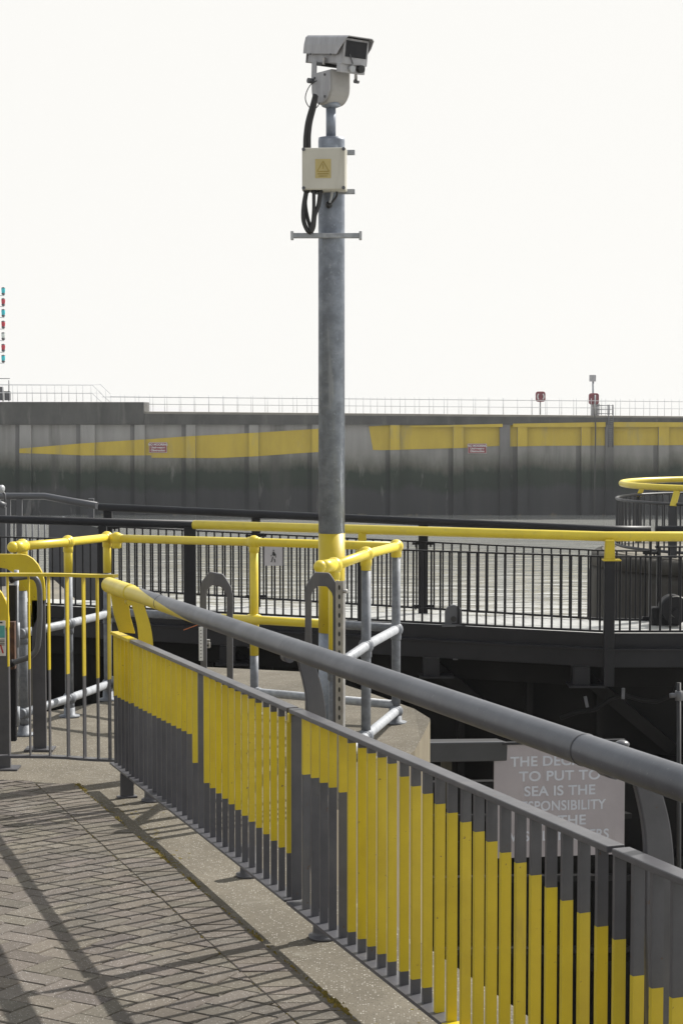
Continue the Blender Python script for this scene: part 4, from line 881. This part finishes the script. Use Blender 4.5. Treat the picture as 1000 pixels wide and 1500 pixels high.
# curved barrier at the left
cbx = [(-260, 10.0), (-120, 10.25), (-40, 10.36), (0, 10.38), (43, 10.38), (72, 10.37), (99, 10.34), (122, 10.29), (143, 10.26), (160, 10.25), (172, 10.22)]
def cbp(x, h):
    Yd = interp(x, cbx); p = at(x, 900, Yd); return S(p.x, p.y, h)
cbt = thing('curved_barrier', cbp(60, 0), 'low curved bar barrier at the left, yellow above and grey below', 'barrier')
xs = [-260 + i * (430 / 60) for i in range(61)]
TH, BH = 1.217, .14
def ribbon(h, tk, wd_):
    mbr = MB(); la = [cbp(x, h) for x in xs]; n_ = len(la); sec = []
    for i, p in enumerate(la):
        a, b_ = la[max(0, i - 1)], la[min(n_ - 1, i + 1)]; d = (b_ - a).normalized(); sd = V((-d.y, d.x, 0)).normalized() * (wd_ / 2)
        sec.append([p + sd + V((0, 0, tk / 2)), p + sd - V((0, 0, tk / 2)), p - sd - V((0, 0, tk / 2)), p - sd + V((0, 0, tk / 2))])
    vs = [q for s_ in sec for q in s_]
    mbr.add(vs, [(4 * i + k, 4 * i + (k + 1) % 4, 4 * i + 4 + (k + 1) % 4, 4 * i + 4 + k) for i in range(n_ - 1) for k in range(4)] + [(0, 3, 2, 1), (4 * n_ - 4, 4 * n_ - 3, 4 * n_ - 2, 4 * n_ - 1)]); return mbr
build('top_bar', ribbon(TH, .018, .05), YEL, cbt); build('bottom_bar', ribbon(BH, .014, .05), GREY, cbt)
for x, yb in ((-240, 970), (-205, 970), (-172, 972), (-138, 972), (-105, 972), (-78, 974), (-50, 974), (-20, 976), (12, 976), (43, 980), (72, 981), (99, 987), (123, 990), (143, 993), (160, 995)):
    p = cbp(x, 0); zc = at(x, yb, p.y).z - p.z; q = cbp(x + 9, 0); d = (q - cbp(x - 9, 0)).normalized(); sd = V((-d.y, d.x, 0))
    rx = max(0, (x - 60) / 100)
    build('bar', MB().box(S(p.x, p.y, (BH + .007 + zc) / 2), .0075, .03, zc - BH - .007, (d, sd, ups)).box(S(p.x, p.y, (TH - .009 + zc) / 2), .0081, .0306, TH - .009 - zc, (d, sd, ups), 1), [GREY, YEL], cbt)

# hoop frames
def hoop(label, xl, xr, ytop, Yd, slope, paint, base_h=0.0, wdt=None, thick=.03, lean=0.0, yel_h=None):
    g_ = Yd / F; a, b_ = at(xl, ytop, Yd), at(xr, ytop + slope, Yd); W_ = (b_.x - a.x); gz = S((a.x + b_.x) / 2, Yd, GH((a.x + b_.x) / 2, Yd)).z; H_ = a.z - gz
    t = thing('hoop_frame', V(((a.x + b_.x) / 2, Yd, gz)), label, 'hoop', 'steel hoop frames on the quay')
    wdt = wdt or W_ * .25; c = min(W_ * .34, .13); k = slope * g_ / W_
    def arch(o, top):
        if W_ < .4:
            x0, x1, zt = o, W_ - o, H_ - top; cc_ = (x1 - x0) * .30; cv = cc_ * (1.5 if o == 0 else 1.2); P = [(x0, 0), (x0, zt - cv * 2.0)]
            P += [(x0 + cc_ * f, zt - cv * (1 - f) ** 1.15 - (cv * .35 if f == 0 else 0)) for f in (0, .17, .33, .5, .67, .83, 1)] + [(x1 - cc_ * f, zt - cv * (1 - f) ** 1.15 - (cv * .35 if f == 0 else 0)) for f in (1, .83, .67, .5, .33, .17, 0)]
            return P + [(x1, zt - cv * 2.0), (x1, 0)]
        x0, x1, zt = o, W_ - o, H_ - top; cc_ = min((x1 - x0) * .42, .15) if o == 0 else (x1 - x0) * .40; cv = cc_ * 1.5
        P = [(x0, 0), (x0, zt - cv * 1.3)]
        for aa in range(180, 89, -15): P.append((x0 + cc_ + cc_ * math.cos(R(aa)), zt - cv + cv * math.sin(R(aa))))
        for aa in range(90, -1, -15): P.append((x1 - cc_ + cc_ * math.cos(R(aa)), zt - cv + cv * math.sin(R(aa))))
        P += [(x1, zt - cv * 1.3), (x1, 0)]; return P
    def w3(P): return [V((a.x + u, Yd + lean * u, gz + base_h + v - max(0, v - H_ * .6) / (H_ * .4) * k * u)) for u, v in P]
    po, pi = w3(arch(0, 0)), w3(arch(wdt, max(.075, wdt * 1.05) if W_ < .4 else wdt))
    if yel_h is None: build('frame', MB().strip(po, pi, (0, thick, 0)), paint, t, bevel=.004)
    else:
        zc = gz + yel_h + .055; mbq = MB()
        lo1 = [po[0], V((po[0].x, po[0].y, zc))], [pi[0], V((pi[0].x, pi[0].y, zc))]; lo2 = [V((po[-1].x, po[-1].y, zc)), po[-1]], [V((pi[-1].x, pi[-1].y, zc)), pi[-1]]
        mbq.strip(*lo1, (0, thick, 0), 0); mbq.strip(*lo2, (0, thick, 0), 0)
        mbq.strip([lo1[0][1]] + po[1:-1] + [lo2[0][0]], [lo1[1][1]] + pi[1:-1] + [lo2[1][0]], (0, thick + .001, 0), 1)
        build('frame', mbq, [GREY, YEL], t, bevel=.003)
    for p in (po[0] * .5 + pi[0] * .5, po[-1] * .5 + pi[-1] * .5): build('base_plate', MB().box(p + V((0, 0, .006)), wdt + .1, .14, .012), GREY, t)
    return t
hoop('plain grey steel hoop between the yellow rail end and the camera pole', 293.5, 341, 834, 9.75, 10, GREY, wdt=.034)
hoop('plain grey steel hoop standing right in front of the camera pole', 446.5, 497, 837, 9.6, 3, GREY, wdt=.036)
hoop('large hoop with a yellow arched top at the left edge behind the grab handle', -92, 66, 811.5, 11.4, 0, GREY, wdt=.085, yel_h=.92)
hoop('yellow and grey hoop at the very left edge carrying a small notice', -96, 13.5, 852, 10.75, 0, GREY, wdt=.1, yel_h=.82)
# notice label on the near hoop
c = at(1, 935, 10.7); t = thing('notice_label', c, 'small white and teal notice stuck on the hoop leg at the left edge', 'notice'); g = 10.7 / F
build('sheet', MB().box(c, 15 * g, .004, 52 * g), WHITEP, t); build('teal_panel', MB().box(c + V((0, -.003, 10 * g)), 13.5 * g, .002, 18 * g), TEAL, t); build('red_mark', MB().bar(c + V((0, -.003, -9 * g)), c + V((4 * g, -.003, -22 * g)), 2.2 * g, .002, (1, 0, 0)), REDP, t)
mbl = MB()
for i in range(4): mbl.box(c + V((1 * g, -.003, (-2.5 - 2.4 * i) * g)), 11 * g, .002, 1.0 * g)
mbl.box(c + V((-1 * g, -.003, 23.5 * g)), 9 * g, .002, 2.2 * g); build('printed_lines', mbl, INK, t)
# grab handle gate leaf
gp = at(19, 1000, 11.15); t = thing('gate_post', V((gp.x, gp.y, S(0, 11.15).z)), 'slim dark gate post with a grey tubular grab handle behind the curved barrier', 'gate post')
build('upright', MB().bar(at(19, 857, 11.15), at(19, 1085, 11.15), .05, .05, (1, 0, 0)), DARK, t, bevel=.004)
build('grab_handle', MB().tube(pts(smooth([(16, 848.5), (30, 846), (44, 844.5), (53, 848), (58, 860), (59, 885), (58.5, 915), (56, 945), (50, 958), (40, 964), (28, 968), (17, 972)], 5), 11.05), .0175, 14), SLATE, t)
build('latch_plate', MB().box(at(18.5, 945, 11.1), .04, .06, .3), RUST, t, bevel=.004)
build('collar', MB().tube([at(15, 848.6, 11.05), at(21, 847.5, 11.05)], .025, 14).tube([at(15, 972.5, 11.05), at(21, 970.5, 11.05)], .024, 14), DARK, t)
build('lock_tube', MB().tube([at(24.5, 835, 11.3), at(24.5, 1065, 11.3)], .016, 12).tube([at(25, 912, 11.25), at(25, 948, 11.25)], .02, 12).tube([at(25, 1035, 11.25), at(25, 1062, 11.25)], .02, 12), GALV, t)
# perforated strut channel
c = at(497, 950, 9.45); g = 9.45 / F; t = thing('strut_channel', S(c.x, 9.45), 'upright perforated steel channel bolted beside the grey hoop and camera pole', 'channel')
ztop = at(497, 851, 9.45).z; zbot = S(0, 9.45).z; ax = (V((.96, -.28, 0)), V((.28, .96, 0)), ups); cc = V((c.x, 9.45, (ztop + zbot) / 2))
build('channel', MB().box(cc, .041, .004, ztop - zbot, ax).box(cc + ax[0] * .0195 + ax[1] * .02, .003, .042, ztop - zbot, ax).box(cc - ax[0] * .0195 + ax[1] * .02, .003, .042, ztop - zbot, ax), STEEL, t)
mbo = MB(); z = ztop - .035
while z > zbot + .05:
    P = [V((c.x, 9.45, z)) + ax[0] * (.006 * math.cos(R(a))) - ax[1] * .0025 + V((0, 0, .014 * math.sin(R(a)))) for a in range(0, 360, 30)]; mbo.prism(P, ax[1] * .0015); z -= .050
build('slots', mbo, BLACK, t); build('bolt', MB().tube([cc + ax[0] * .02 + V((0, 0, (ztop - zbot) / 2 - .055)), cc + ax[0] * .045 + V((0, 0, (ztop - zbot) / 2 - .055))], .011, 8), STEEL, t)
# label strip, twine and latch on the plain hoop
c = at(294.5, 943, 9.7); g = 9.7 / F; t = thing('label_strip', c, 'narrow white printed strip tied to the left leg of the plain grey hoop', 'label')
build('strip', MB().box(c, 6 * g, .003, 50 * g), WHITEP, t); mbl = MB()
for i in range(9): mbl.box(c + V((0, -.0025, (20 - 5 * i) * g)), 2.4 * g, .001, 1.2 * g)
build('print', mbl, SLATE, t)
tag(build('orange_twine', MB().tube(pts(smooth([(292, 914.5), (285, 917), (277, 920), (269, 923)]), 9.7), .0022, 6), ORANGE, org=at(292, 914.5, 9.7)), 'short orange twine end tied to the label strip', 'twine')
c = at(304.5, 945, 9.8); t = thing('latch_block', c, 'small pale latch block beside the left leg of the plain grey hoop', 'latch')
build('block', MB().box(c, 7.5 * 9.8 / F, .03, 8 * 9.8 / F), STEEL, t, bevel=.003); build('keyhole', MB().box(c + V((0, -.016, 0)), 3.5 * 9.8 / F, .004, 3 * 9.8 / F), BLACK, t); build('upper_block', MB().box(c + V((-.002, 0, .026)), 7 * 9.8 / F, .03, .011), STEEL, t)

# ------------------------------------------------------------------ thin sea haze
hm = bpy.data.materials.new('sea_haze'); hm.use_nodes = True; n = hm.node_tree.nodes; n.remove(n['Principled BSDF'])
pvn = n.new('ShaderNodeVolumePrincipled'); pvn.inputs['Color'].default_value = (.93, .96, 1.0, 1); pvn.inputs['Anisotropy'].default_value = .35; pvn.inputs['Density'].default_value = .0003
hm.node_tree.links.new(pvn.outputs[0], n['Material Output'].inputs['Volume'])
hz = build('haze', MB().box((0, 65, 2), 400, 270, 24), hm); hz['kind'] = 'stuff'
